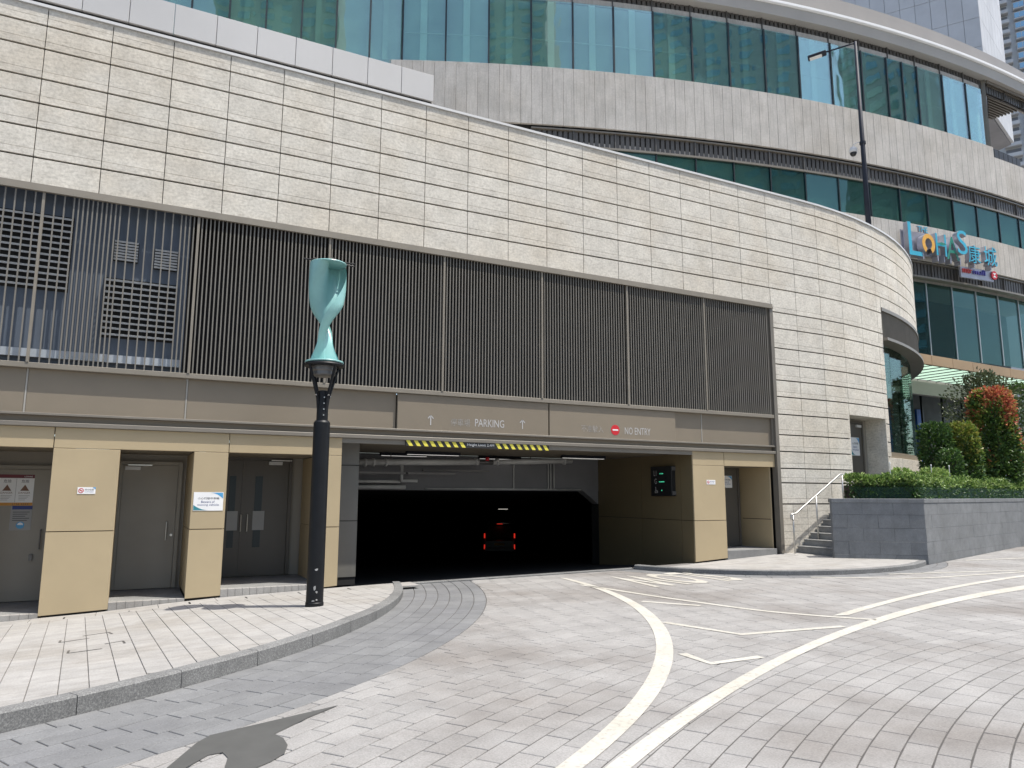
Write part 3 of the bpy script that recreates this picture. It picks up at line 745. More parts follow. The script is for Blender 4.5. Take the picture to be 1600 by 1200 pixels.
d4 = door(2.045, 2.86, 15.45, .171, 2.42, 'dark_door', (2.10,), 'steel', (2.46, 2.72, True))
for d, x0, x1 in ((d3, 1.74, 1.86), (d4, 2.22, 2.36)):
    pbox('vision_panel', 'mullion', d, x0, x1, 15.44, 15.449, .72, 2.1); pbox('paper_sheet', 'paper_grey', d, x0 - .02, x1 + .06, 15.432, 15.439, 1.05, 1.42)
door(13.42, 14.25, 14.7, .46, 2.44, 'dark_door', (13.50,), 'steel_dark')
# car park mouth
jb = pbox('mouth_jamb', 'jamb_grey', pod, 3.46, 3.955, 14.2, 14.5, 1.255, 2.745)
pbox('jamb_panel', 'jamb_grey', jb, 3.46, 3.955, 14.195, 14.5, .20, 1.24)
pbox('jamb_joint', 'joint_dark', jb, 3.47, 3.95, 14.21, 14.49, .05, 2.74)
pbox('jamb_strip', 'joint_dark', jb, 3.461, 3.956, 14.193, 14.21, 2.30, 2.315)
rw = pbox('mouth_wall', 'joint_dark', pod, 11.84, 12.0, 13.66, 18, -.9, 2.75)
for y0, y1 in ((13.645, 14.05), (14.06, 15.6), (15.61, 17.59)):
    pbox('wall_panel', 'beige_panel_shaded', rw, 11.81, 11.838, y0, y1, -.6, 1.156); pbox('wall_panel', 'beige_panel_shaded', rw, 11.81, 11.838, y0, y1, 1.168, 2.748)
pbox('mouth_ceiling', 'taupe_panel', pod, 3.456, 11.84, 13.70, 17.6, 2.752, 2.758)
pbox('mouth_header', 'taupe_frame', pod, 3.456, 11.81, 13.60, 13.69, 2.70, 2.788)
por = MB().box(3.2, 12.6, 17.6, 17.9, 1.86, 2.75); P_(por, 'portal_beam', 'interior_grey')
P_(MB().add([(11.80, 17.59, 1.859), (11.30, 17.59, 1.859), (11.80, 17.59, 1.50), (11.80, 17.9, 1.859), (11.30, 17.9, 1.859), (11.80, 17.9, 1.50)], [(0, 1, 2), (3, 5, 4), (0, 3, 4, 1), (1, 4, 5, 2), (2, 5, 3, 0)]), 'portal_haunch', 'interior_grey')
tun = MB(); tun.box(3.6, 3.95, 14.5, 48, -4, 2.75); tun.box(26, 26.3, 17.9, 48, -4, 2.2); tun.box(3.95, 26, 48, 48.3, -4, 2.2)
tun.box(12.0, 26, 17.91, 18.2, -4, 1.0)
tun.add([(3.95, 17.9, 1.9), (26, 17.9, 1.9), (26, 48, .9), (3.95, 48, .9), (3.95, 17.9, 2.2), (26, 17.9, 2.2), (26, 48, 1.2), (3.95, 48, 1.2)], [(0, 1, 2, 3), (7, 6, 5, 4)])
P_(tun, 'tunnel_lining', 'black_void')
def zramp(x, y): return zr(x) - .012 - .078 * (y - 13.9)
rampo = MB().prism([(3.5, 13.9), (11.82, 13.9), (11.82, 18.2), (26, 18.2), (26, 48), (3.5, 48)], lambda x, y: zramp(x, y) - .3, zramp).build('ramp', 'asphalt')
tag(rampo, 'black asphalt ramp going down into the dark car park', None, None, 'structure')
for k in range(8):
    x0 = 4.80 + k * .88
    MB().prism([(x0 + .003, 13.71), (x0 + .877, 13.71), (x0 + .877, 13.90), (x0 + .003, 13.90)], lambda x, y: zr(x) - .2, lambda x, y: zr(x) + .022, .006).build('threshold_stone', 'kerb_stone', road)
# podium doorway in the curved part
a, b = WP(D0), WP(D1)
for s, nm in ((D0, 0), (D1, 1)):
    dd = MB()
    p, q = WP(s, .004), WP(s, 1.0); t = (WP(s + .01) - WP(s)).normalized() * (.05 if nm else -.05)
    dd.add([(p.x, p.y, 1.4), (q.x, q.y, 1.4), (q.x + t.x, q.y + t.y, 1.4), (p.x + t.x, p.y + t.y, 1.4), (p.x, p.y, 3.96), (q.x, q.y, 3.96), (q.x + t.x, q.y + t.y, 3.96), (p.x + t.x, p.y + t.y, 3.96)],
           [(0, 1, 2, 3), (4, 7, 6, 5), (0, 4, 5, 1), (1, 5, 6, 2), (2, 6, 7, 3), (3, 7, 4, 0)])
    P_(dd, 'doorway_reveal', 'wall_stone')
sof = MB().shell(lambda u, v: (*WP(D0 + (D1 - D0) * u, .01 + 1.3 * v)[:2], 3.955), lambda u, v: (*WP(D0 + (D1 - D0) * u, .01 + 1.3 * v)[:2], 4.05), 2, 1); P_(sof, 'doorway_soffit', 'wall_stone')
q0, q1 = WP(D0 - .1, .52), WP(D1 + .1, .52); M = POD @ frame((q0.x, q0.y, 1.5), q1 - q0); W_ = (q1 - q0).length
bk = MB().box(0, W_, .06, .2, 0, 2.46, M=M).build('doorway_back', 'taupe_door', pod)
sd = MB().box(.72, 1.62, 0, .05, .2, 2.32, ch=.004, M=M).build('door', 'dark_door', pod)
MB().box(.65, .717, -.02, .058, .2, 2.4, M=M).build('door_frame', 'dark_door', sd); MB().box(1.623, 1.69, -.02, .058, .2, 2.4, M=M).build('door_frame', 'dark_door', sd); MB().box(.72, 1.62, -.019, .058, 2.325, 2.4, M=M).build('door_frame', 'dark_door', sd)
MB().box(1.3, 1.55, -.05, -.001, 2.22, 2.29, M=M).build('closer', 'white_metal', sd)
DOORM = M
# bay window in the curved part
S2 = S_END
bay = MB().shell(lambda u, v: (*WP(S_BAY + (S2 - S_BAY) * u, .10)[:2], 6.42 + .93 * v), lambda u, v: (*WP(S_BAY + (S2 - S_BAY) * u, .3)[:2], 6.42 + .93 * v), 16, 1)
bay = P_(bay, 'bay_window', 'joint_dark')
for z0, z1, d0, mt in ((7.24, 7.345, -.03, 'taupe_frame'), (6.33, 6.415, -.13, 'taupe_frame'), (2.86, 3.04, .18, 'taupe_panel')):
    P_(MB().shell(lambda u, v: (*WP(S_BAY + .005 + (S2 - S_BAY) * u, d0)[:2], z0 + (z1 - z0) * v), lambda u, v: (*WP(S_BAY + .005 + (S2 - S_BAY) * u, d0 + .45)[:2], z0 + (z1 - z0) * v), 18, 1), 'rail', mt, bay)
fm = MB().box(-.012, .012, 0, .10, 6.42, 7.235).mesh('fin', 'screen_frame')
k = S_BAY + .08
while k < 26.5:
    p, q = WP(k, 0.0), WP(k + .05, 0.0); inst('fin', fm, bay, POD @ frame((p.x, p.y, 0), q - p) @ Matrix.Rotation(.35, 4, 'Z')); k += .16
for s0, s1 in ((S_BAY, 21.0), (21.0, 22.3), (22.3, 23.6), (23.6, 24.9), (24.9, 26.2), (26.2, 27.5), (27.5, 28.8)):
    p, q = WP(s0, .30), WP(s1, .30); w = (q - p).length
    MB().box(.006, w - .006, 0, .02, 3.045, 6.325, M=POD @ frame((p.x, p.y, 0), q - p)).build('pane', 'bay_glass', bay)
P_(MB().shell(lambda u, v: (*WP(S_BAY + (S2 - S_BAY) * u, 1.9)[:2], 1.5 + 5.2 * v), lambda u, v: (*WP(S_BAY + (S2 - S_BAY) * u, 2.1)[:2], 1.5 + 5.2 * v), 14, 1), 'bay_back_wall', 'glass_backing_dark', bay)
P_(MB().box(0, .5, 0, .3, 3.05, 6.3, M=frame((*WP(20.7, .9)[:2], 0), (1, .2, 0))), 'bay_column', 'concrete_band', bay)
lw = MB(); 
for k in range(9):
    s0 = S_BAY + .005 + k * .96; p, q = WP(s0, .05), WP(s0 + .955, .05); w = (q - p).length
    MB().box(.003, w - .003, 0, .3, .9, 2.855, ch=.004, M=POD @ frame((p.x, p.y, 0), q - p)).build('low_wall_panel', 'wall_stone', bay)

# ------------------------------------------------------------------ the curved shopping mall behind
K = 1.7; CM = (21.86 * K, 51.41 * K); RM = 39.95 * K; DF = 0.02528
def ZN(z): return z * K + EYE
def MP(f, r=RM): return Vector((CM[0] + r * math.sin(f), CM[1] - r * math.cos(f), 0))
mall = empty('mall_building', (30, 20, 0)); tag(mall, 'curved shopping mall with green glass bands and pale ribbed concrete bands', 'building')
MM = Matrix.Translation((-30, -20, 0))
def m_build(mb, name, mat, parent=mall, **k):
    mb.v = [(v[0] - 30, v[1] - 20, v[2]) for v in mb.v]; return mb.build(name, mat, parent, **k)
def ring(mb, f0, f1, r0, r1, z0, z1, n=40):
    return mb.shell(lambda u, v: (*MP(f0 + (f1 - f0) * u, r1)[:2], z0 + (z1 - z0) * v), lambda u, v: (*MP(f0 + (f1 - f0) * u, r0)[:2], z0 + (z1 - z0) * v), n, 1)
def F(n): return -0.2607 + DF * n
def seg(f0, f1, r, z0=0.0):
    p, q = MP(f0, r), MP(f1, r); return MM @ frame((p.x, p.y, z0), q - p), (q - p).length
# ribbed concrete bands, four panels to a window bay
cm = {}
def conc(n0, n1, z0, z1, name='concrete_panel'):
    k = n0
    while k < n1 - .01:
        M, w = seg(F(k), F(k + .25), RM, z0); key = round(z1 - z0, 3)
        if key not in cm:
            mb = MB(); mb.box(.004, w - .004, 0, .12, 0, z1 - z0, ch=.006); cm[key] = mb.mesh('concrete_panel', 'concrete_band')
        inst(name, cm[key], mall, M @ Matrix.Translation((0, random.uniform(-.002, .002), 0))); k += .25
C1t, C1b, C2t, C2b = ZN(10.0), ZN(8.55), ZN(7.1), ZN(6.14)
conc(-8, 10, C1b, C1t); conc(10, 14, C1b, C1t - .52, 'concrete_panel'); conc(3.5, 14, C2b, C2t)
core = MB(); ring(core, F(-9), F(14), RM - 1.6, RM - .13, C1b + .02, C1t - .54); ring(core, F(-9), F(10), RM - 1.6, RM - .131, C1t - .53, C1t - .02)
ring(core, F(-9), F(14), RM - 1.6, RM - .13, C2b + .02, C2t - .02); m_build(core, 'band_core', 'joint_dark')
# window bands: pane, mullion, backing
def window_band(ns, z0, z1, gl, mul, back, rset=.35, deep=1.0, mw=.06, parent=mall):
    for a, b in zip(ns, ns[1:]):
        M, w = seg(F(a), F(b), RM - rset, 0)
        MB().box(.03, w - .03, 0, .02, z0, z1, M=M).build('window_pane', gl, mall)
        MB().box(-mw / 2, mw / 2, -.035, .08, z0, z1, M=M).build('mullion', mul, mall)
    bk = MB(); ring(bk, F(ns[0]), F(ns[-1]), RM - rset - deep - .2, RM - rset - deep, z0 - .3, z1 + .3); m_build(bk, 'blind_wall', back)
    fl = MB(); ring(fl, F(ns[0]), F(ns[-1]), RM - rset - deep, RM - rset - .1, z1 + .02, z1 + .3); m_build(fl, 'head_slab', 'concrete_band')
g1 = [-7, -6, -5, -4, -3, -2, -1, 0, 1, 2, 3, 4, 5, 5.88, 6.44, 7, 8, 9, 9.74]
window_band(g1, ZN(10.0) + .01, ZN(11.75), 'facade_glass', 'mullion', 'glass_backing', .05, .17, .065)
for a, b in zip(g1, g1[1:]):    # pale columns standing behind the panes
    if b - a > .9:
        M, w = seg(F(a), F(b), RM - .12); MB().box(w * .40, w * .56, 0, .05, ZN(10.0), ZN(11.75), M=M).build('inner_column', 'blind_pale', mall)
        MB().box(.05, w - .05, -.02, .02, ZN(10.72), ZN(10.735), M=M).build('inner_rail', 'blind_pale', mall)
window_band([k for k in range(-3, 14)], ZN(7.1) + .01, ZN(8.04), 'dark_glass', 'mullion', 'glass_backing', .08, .16, .05)
window_band([k for k in range(4, 14)], ZN(3.62), ZN(5.64), 'dark_glass', 'mullion_pale', 'glass_backing_dark', .5, 2.2, .05)
# finned bands: one panel of eight fins to a bay
def fin_band(n0, n1, z0, z1, rset, rim=True, mat='fin_metal'):
    M0, w = seg(F(0), F(1), RM - rset); mb = MB(); mb.box(0, w, .14, .2, z0, z1)
    for k in range(8):
        x = (k + .5) * w / 8; c, s = math.cos(.6), math.sin(.6)
        mb.add([(x - .09 * c, .03 + .09 * s - .05, z0), (x + .09 * c, .03 - .09 * s + .05, z0), (x + .09 * c, .06 - .09 * s + .05, z0), (x - .09 * c, .06 + .09 * s - .05, z0)] +
               [(x - .09 * c, .03 + .09 * s - .05, z1), (x + .09 * c, .03 - .09 * s + .05, z1), (x + .09 * c, .06 - .09 * s + .05, z1), (x - .09 * c, .06 + .09 * s - .05, z1)],
               [(0, 1, 5, 4), (1, 2, 6, 5), (2, 3, 7, 6), (3, 0, 4, 7)])
    mb.box(-.02, .02, -.04, .2, z0, z1)
    me = mb.mesh('fin_panel', mat)
    for k in range(n0, n1): M, w = seg(F(k), F(k + 1), RM - rset); inst('fin_panel', me, mall, M)
    if rim:
        r = MB(); ring(r, F(n0), F(n1), RM - rset - .2, RM - rset + .10, z0 - .09, z0 - .005); ring(r, F(n0), F(n1), RM - rset - .2, RM - rset + .06, z1 + .005, z1 + .06); m_build(r, 'fin_rail', 'taupe_frame')
fin_band(-4, 14, ZN(8.09), ZN(8.46), .12); fin_band(3, 14, ZN(5.72), ZN(6.08), .14); fin_band(-8, 16, ZN(11.78), ZN(12.10), .14, False)
# roof eave: its rim follows a flatter curve than the glass
CE = CM; RE = RM + .20; zE = ZN(12.10)
def EP(f, r): return (CE[0] + r * math.sin(f), CE[1] - r * math.cos(f))
f0, f1 = -.52, .16
def erow(rows, name, mat):
    n = 60; mb = MB(); m = len(rows)
    vs = [(*EP(f0 + (f1 - f0) * i / n, RE + r), zE + z) for i in range(n + 1) for r, z in rows]
    fs = [(i * m + q, (i + 1) * m + q, (i + 1) * m + (q + 1) % m, i * m + (q + 1) % m) for i in range(n) for q in range(m)]
    fs += [tuple(range(m)), tuple(range(n * m, n * m + m))[::-1]]
    mb.add(vs, fs); return m_build(mb, name, mat)
erow([(0, 0), (.10, .42), (-.2, .46), (-1.1, .46), (-1.1, 0)], 'eave_slab', 'eave_metal')
erow([(.14, .425), (.20, .47), (.20, .58), (-.30, .80), (-.6, .80), (-.6, .47)], 'eave_rim', 'sign_white')
erow([(-.75, .465), (-.75, 2.15), (-1.0, 2.15), (-1.0, .465)], 'roof_parapet', 'parapet_metal')
rd = MB(); rd.prism([EP(f0, RE - 1.0), *[EP(f0 + (.01 - f0) * i / 20, RE - 1.0) for i in range(1, 21)], (37, 60), (0, 60)], zE + .3, zE + .44); m_build(rd, 'roof', 'eave_metal')
# slatted soffit beyond the last window and the dark terrace screen
sf = MB().add([(36.5, 19.45, zE + .05), (41.2, 19.45, zE + .05), (40.6, 21.7, zE + .05)], [(0, 1, 2)]); sf = m_build(sf, 'soffit', 'joint_dark')
for k in range(14):
    y = 19.5 + k * .155; xa, xb = 36.55 + (y - 19.45) * 1.82, 41.2 - (y - 19.45) * .27
    if xb - xa > .15: m_build(MB().box(xa, xb, y - .03, y + .03, zE - .15, zE + .03), 'soffit_slat', 'taupe_frame', sf)
m_build(MB().box(0, 4.4, 0, .18, ZN(10) - .5, zE, M=frame((36.5, 19.5, 0), (.878, .478, 0))), 'end_wall', 'taupe_frame')
tb = MB().box(.01, .40, 0, .05, 0, 1.35, ch=.01).mesh('terrace_board', 'fin_metal')
for k in range(10): M, w = seg(F(10.05) + k * .0063, F(10.05) + (k + 1) * .0063, RM - .9, C1t - .62); inst('terrace_board', tb, mall, M)
# left wing of glass
w0 = MP(F(-7), RM - .12); wd = Vector((-.986, .166, 0)); wp = 1.29
for k in range(12):
    a = w0 + wd * (wp * (k + 1)); M = MM @ frame((a.x, a.y, 0), -wd)
    MB().box(.03, wp - .03, 0, .02, ZN(9.2), ZN(11.9), M=M).build('window_pane', 'facade_glass', mall); MB().box(-.032, .032, -.035, .1, ZN(9.2), ZN(11.9), M=M).build('mullion', 'mullion', mall)
    if k % 2 == 0: MB().box(.5, .72, .10, .16, ZN(9.2), ZN(11.9), M=M).build('inner_column', 'glass_backing', mall)
a = w0 + wd * (wp * 12); M = MM @ frame((a.x, a.y, 0), -wd)
MB().box(0, wp * 12, .19, .4, ZN(8), ZN(12.2), M=M).build('blind_wall', 'glass_backing', mall)
MB().box(-1, wp * 12 + .3, -.20, 8, ZN(11.95), ZN(12.1), M=M).build('roof', 'eave_metal', mall)
MB().box(0, wp * 12 - .1, 0, .18, ZN(7), ZN(9.19), M=M).build('concrete_panel', 'concrete_band', mall)
# entrance: gold fascia, canopy glass and ribs, dark doors
ga, gb = Vector((25.6, 17.26, 0)), Vector((38.5, 17.95, 0)); GM = MM @ frame(ga, gb - ga); gl = (gb - ga).length
gz0, gz1 = 6.72, 7.10
for k in range(9): MB().box(k * gl / 9 + .006, (k + 1) * gl / 9 - .006, 0, .12, gz0, gz1, ch=.006, M=GM).build('gold_fascia_panel', 'gold_band', mall)
for k in range(18): MB().add([GM @ Vector(q) for q in ((k * gl / 18 + .03, .13, gz0 + .12), ((k + 1) * gl / 18 - .03, .13, gz0 + .12), ((k + 1) * gl / 18 - .03, 2.7, gz0 + .12), (k * gl / 18 + .03, 2.7, gz0 + .12))], [(0, 1, 2, 3)]).build('canopy_pane', 'canopy_glass', mall)
for k in range(19): MB().box(k * gl / 18 - .025, k * gl / 18 + .025, .13, 2.72, gz0 + .095, gz0 + .145, M=GM).build('canopy_rib', 'mullion', mall)
MB().box(0, gl, 2.73, 3.0, gz0 - .55, gz0 + .9, M=GM).build('entrance_beam', 'parapet_metal', mall)
MB().box(0, gl, 4.4, 4.6, .8, gz0 + .3, M=GM).build('entrance_wall', 'glass_backing_dark', mall)
MB().box(0, gl, 2.9, 4.4, gz0 - .1, gz0, M=GM).build('entrance_ceiling', 'interior_dark', mall)
for x0, mt in ((3.9, 'poster_blue'), (4.8, 'poster_blue'), (7.4, 'poster_blue')):
    MB().box(x0, x0 + .55, 4.30, 4.395, 2.6, 5.8, M=GM).build('poster', mt, mall)
for k in range(8): MB().box(.4 + k * 1.7, .46 + k * 1.7, 3.9, 4.0, 1.2, gz0 - .1, M=GM).build('mullion', 'mullion', mall)
# pale plant block standing on the roof
blk = empty('roof_block', (52.96, 28.2, 29)); tag(blk, 'tall pale panelled block rising behind the curved roof edge', 'building')
for (p, q) in (((52.96, 28.2), (36.6, 53.7)), ((52.96, 28.2), (60.7, 30.7))):
    d = Vector((q[0] - p[0], q[1] - p[1], 0)); ln = d.length; d.normalize(); left = q[0] < p[0]
    M = frame((0, 0, 0), -d, (0, 0, 1)) if left else frame((0, 0, 0), d)
    nw = max(1, round(ln / 1.02)); w = ln / nw
    pmx = MB().box(.01, w - .01, -.0, .2, .01, 2.29, ch=.01).mesh('cladding_panel', 'block_panel')
    for i in range(nw):
        for j in range(9):
            o = -d * 0 + d * (w * (i + 1) if left else w * i)
            inst('cladding_panel', pmx, blk, Matrix.Translation((o.x, o.y, j * 2.3 + .6)) @ M)
mb = MB().prism([(0, .25), (-16.2, 25.4), (10, 28), (7.7, 2.7)], .5, 21); mb.build('core', 'tower_shade', blk)
MB().prism([(-6, 12), (-16, 27), (-8, 30), (0, 16)], -29, .5).build('base', 'tower_shade', blk)

# ------------------------------------------------------------------ distant residential tower
def tower(loc, yaw, label, h, w, d, floors, z0):
    t = empty('residential_tower', loc); t.rotation_euler.z = yaw; tag(t, label, 'tower')
    MB().box(-w / 2, w / 2, .6, d, 0, h).build('wall', 'tower_wall', t)
    fh = h / floors
    sh = MB().box(-2.3, 2.3, -.02, .62, 0, h); 
    ncol = int(w / 9)
    pane = MB().box(-1.15, 1.15, -.92, -.90, .75, 2.2).mesh('bay_window', 'tower_glass')
    bay = MB().box(-1.3, 1.3, -.9, .6, .45, .72).box(-1.3, 1.3, -.9, .6, 2.22, 2.4).box(-1.3, -1.2, -.9, .6, .72, 2.22).box(1.2, 1.3, -.9, .6, .72, 2.22).box(-.04, .04, -.93, -.86, .72, 2.22).mesh('bay_frame', 'tower_wall')
    bal = MB().box(-1.9, 1.9, -.9, .6, 0, .15).box(-1.9, 1.9, -.95, -.88, .15, 1.05).mesh('balcony', 'tower_wall')
    rec = MB().box(-1.7, 1.7, .5, .61, .3, 2.6).mesh('recess', 'tower_shade')
    for c in range(ncol):
        x = -w / 2 + (c + .5) * w / ncol
        for k in range(floors):
            z = k * fh
            if z + loc[2] < z0: continue
            b = inst('bay_frame', bay, t, Matrix.Translation((x + 2.2, 0, z))); inst('bay_window', pane, b)
            b = inst('balcony', bal, t, Matrix.Translation((x - 2.2, 0, z))); inst('recess', rec, b, Matrix.Translation((0, .05, 0)))
    return t
tw = Vector((206.6, 101.3, 0)); yaw = math.atan2(206.6, 101.3)
t1 = tower((209.0, 103.5, 0), -yaw + .08, 'tall residential tower with cyan bay windows and balconies far behind', 186, 27, 16, 62, 84)
t2 = tower((238, 156, 0), -yaw + .05, 'second pale residential tower partly hidden behind the mall roof', 180, 27, 16, 60, 84)
# towers across the road, behind the viewer: the mall's glass mirrors them
for i, (x, y, w, h) in enumerate(((-78, -85, 27, 130), (-22, -112, 27, 150), (62, -104, 54, 130), (118, -72, 36, 150))):
    o = MB().box(-w / 2, w / 2, -9, 9, 0, h).box(-w / 2 - .6, w / 2 + .6, -9.6, 9.6, h, h + 1.2)
    t = o.build('residential_tower', 'tower_wall'); t.location = (x, y, 0); t.rotation_euler.z = math.atan2(-x, y) + math.pi + (0, .2, -.2, .3)[i]
    tag(t, ['residential tower across the road to the west', 'tallest residential tower facing the mall across the road', 'broad residential tower across the road', 'residential tower across the road to the east'][i], 'tower', None)
    st = MB()
    for k in range(int(h / 3)):
        for q in range(int(w / 4.5)):
            st.box(-w / 2 + q * 4.5 + .9, -w / 2 + q * 4.5 + 3.6, 9, 9.25, k * 3 + .9, k * 3 + 2.4)
    tag(st.build('windows', 'tower_glass', t), kind='stuff')

# ------------------------------------------------------------------ stairs, planter, handrails
fore = MB().prism([(17.1, 12.4), (30, 14.2), (60, 16), (60, 22), (26, 24), (17.1, 15.2)], .2, 1.46).build('forecourt', 'step_stone'); tag(fore, 'raised forecourt behind the planter in front of the mall entrance', None, None, 'structure')
land = MB().box(17.02, 20.2, 12.35, 15.6, .2, 1.62).build('landing', 'step_stone'); tag(land, 'stone landing at the top of the stairs by the curved wall', None, None, 'structure')
stair = empty('stairs', (15.1, 12.95, .34)); tag(stair, 'grey granite steps climbing beside the stone wall', 'stairs')
for k in range(8):
    x0 = 15.12 + .24 * k; z1 = .34 + .16 * (k + 1)
    MB().box(x0 - 15.1, x0 + .30 - 15.1, 12.36 - 12.95, 13.58 - 12.95, -.3, z1 - .34 - .03).build('riser', 'step_stone', stair)
    MB().box(x0 - .02 - 15.1, x0 + .30 - 15.1, 12.358 - 12.95, 13.582 - 12.95, z1 - .34 - .029, z1 - .34, ch=.006).build('tread', 'step_stone', stair)
def rail(loc, y, pts, posts, label):
    h = empty('handrail', loc); tag(h, label, 'handrail'); lx, ly, lz = loc
    MB().tube([(x - lx, y - ly, z - lz) for x, z in pts], .022, 10).build('top_rail', 'steel', h, smooth=True)
    for x, z0, z1 in posts: MB().tube([(x - lx, y - ly, z0 - lz), (x - lx, y - ly, z1 - lz)], .019, 8).build('post', 'steel', h, smooth=True)
    return h
def curl(x, z, dirn, r=.075):
    return [(x + dirn * r * math.sin(a) , z - r + r * math.cos(a)) for a in [k * math.pi / 6 for k in range(1, 7)]]
p0 = [(14.72, 1.30)]; pts = curl(14.70, 1.30, -1)[::-1] + [(14.72, 1.30), (14.80, 1.31), (16.48, 2.30), (16.66, 2.30)] + curl(16.68, 2.30, 1)
rail((14.65, 13.3, .34), 13.3, pts, ((14.70, .34, 1.30), (15.55, .62, 1.74), (16.56, 1.32, 2.30)), 'steel handrail on the stairs beside the stone wall')
rail((17.6, 12.5, 1.46), 12.5, [(17.5, 1.75), (17.75, 1.98), (18.4, 2.0), (18.45, 1.9)], ((17.52, 1.4, 1.76), (18.3, 1.4, 2.0)), 'short steel rail rising out of the hedge by the doorway')

PA, PB, PCn = Vector((14.87, 12.29)), Vector((16.50, 11.06)), Vector((27.0, 13.83))
planter = empty('planter', (16.5, 11.06, .2)); tag(planter, 'dark grey granite planter wall beside the stairs', 'planter')
ZPT = 1.685
def planter_face(a, b, z0f, ncol):
    d = b - a; ln = d.length; M = Matrix.Translation((-16.5, -11.06, -.2)) @ frame((a.x, a.y, 0), (d.x, d.y, 0))
    rows = [ZPT - .10, 1.31, 1.0, .69, .39, .05]
    for r in range(5):
        w = ln / ncol; off = w * .5 * (r % 2); x = -off
        while x < ln - .01:
            x0, x1 = max(0, x) + .0015, min(ln, x + w) - .0015
            if x1 - x0 > .05: MB().box(x0, x1, random.uniform(-.003, .001), .05, rows[r + 1] + .0015, rows[r] - .0015, ch=.0025, M=M).build('granite_slab', 'planter_stone', planter)
            x += w
    w = ln / max(1, ncol - 1)
    for k in range(max(1, ncol - 1)): MB().box(k * w + .001, (k + 1) * w - .001, -.012, .30, ZPT - .098, ZPT, ch=.006, M=M).build('coping_stone', 'planter_stone', planter)
planter_face(PA, PB, 0, 3); planter_face(PB, PCn, 0, 13)
mb = MB().prism([(14.93, 12.32), (16.51, 11.12), (27, 13.89), (27, 14.6), (17.2, 12.3)], .05, 1.58); mb.v = [(a - 16.5, b - 11.06, c - .2) for a, b, c in mb.v]; mb.build('core', 'joint_dark', planter)
mb = MB().box(14.88, 17.1, 12.30, 12.345, .1, 1.684); mb.v = [(a - 16.5, b - 11.06, c - .2) for a, b, c in mb.v]; mb.build('back_wall', 'planter_stone', planter)
mb = MB().prism([(15.0, 12.29), (16.55, 11.2), (27, 13.97), (27, 14.6), (17.2, 12.29)], 1.5, 1.60); mb.v = [(a - 16.5, b - 11.06, c - .2) for a, b, c in mb.v]; mb.build('soil', 'soil', planter)

# ------------------------------------------------------------------ plants: many small leaves through the volume
def leaves(name, pts, size, cols, parent, seed, up=.4, aspect=.5):
    """pts: (point, outward, colour choice); each leaf two quads folded along the midrib"""
    rg = random.Random(seed); v = []; f = []; colv = []
    for p, o, c in pts:
        d = (Vector((rg.gauss(0, 1), rg.gauss(0, 1), rg.gauss(0, 1))).normalized() + o * .9 + Vector((0, 0, up))).normalized()
        n = Vector((rg.gauss(0, 1), rg.gauss(0, 1), rg.gauss(0, 1) + .8)); s = d.cross(n)
        if s.length < .05: s = d.orthogonal()
        s.normalize(); n = s.cross(d); L_ = size * rg.uniform(.7, 1.3); w = L_ * aspect * .5
        b = len(v); m = p + d * (L_ * .5) ; e = p + d * L_
        v += [p, m + s * w + n * (w * .35), e - n * (L_ * .12), m - s * w + n * (w * .35), m]
        f += [(b, b + 1, b + 4), (b + 1, b + 2, b + 4), (b, b + 4, b + 3), (b + 4, b + 2, b + 3)]
        k = rg.uniform(.75, 1.25); colv += [(c[0] * k, c[1] * k, c[2] * k, 1)] * 4
    me = bpy.data.meshes.new(name); me.from_pydata([tuple(q) for q in v], [], f); me.materials.append(MATS['leaf'])
    at = me.attributes.new('leaf_colour', 'FLOAT_COLOR', 'FACE'); at.data.foreach_set('color', [x for c in colv for x in c]); me.update()
    o = bpy.data.objects.new(name, me); C.objects.link(o); o.parent = parent; return o
DG = [(.03, .07, .02), (.045, .10, .025), (.07, .14, .03)]; MG = [(.08, .15, .03), (.12, .20, .04), (.05, .10, .02)]
YG = [(.21, .25, .04), (.26, .25, .05), (.14, .21, .035)]; RD = [(.46, .12, .07), (.54, .20, .10), (.36, .07, .05), (.52, .27, .11)]
OL = [(.07, .09, .04), (.10, .12, .06), (.05, .07, .03)]; LG = [(.22, .33, .08), (.29, .40, .11), (.14, .24, .06), (.34, .43, .15)]
def shrub(loc, rx, ry, h, n, size, colf, label, seed, name='shrub', stems=5, power=3.0, lump=.16, hollow=.55, base=.12, cat='shrub', group=None):
    t = empty(name, loc); tag(t, label, cat, group); rg = random.Random(seed); pts = []
    ph = [rg.uniform(0, 6.28) for _ in range(6)]
    for _ in range(n):
        a = rg.uniform(0, 2 * math.pi); zz = rg.random()
        prof = (1 - abs(2 * zz - 1) ** power) ** (1 / power) * .92 + .08
        rad = (1 - (1 - hollow) * rg.random() ** 1.6) * prof
        rad *= 1 + lump * (math.sin(3 * a + ph[0] + 5 * zz) * .6 + math.sin(5 * a + ph[1] - 9 * zz) * .4 + math.sin(11 * zz + ph[2] + 2 * a) * .4) + rg.gauss(0, .05)
        x, y = rx * rad * math.cos(a), ry * rad * math.sin(a); z = h * (base + (1 - base) * zz) + rg.gauss(0, .03) * h * .4
        o = Vector((math.cos(a) * prof, math.sin(a) * prof, (zz - .45) * 1.2)); pts.append((Vector((x, y, z)), o.normalized(), colf(rg, zz, a, rad)))
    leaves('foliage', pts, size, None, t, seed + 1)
    sm = MB()
    for k in range(stems):
        a = rg.uniform(0, 6.28); b = (rx * .5 * math.cos(a), ry * .5 * math.sin(a), h * .8)
        sm.tube([(rg.uniform(-.06, .06), rg.uniform(-.06, .06), 0), (b[0] * .4 + rg.uniform(-.04, .04), b[1] * .4, h * .4), b], [.022, .016, .006], 6)
    sm.build('stems', 'bark', t); return t
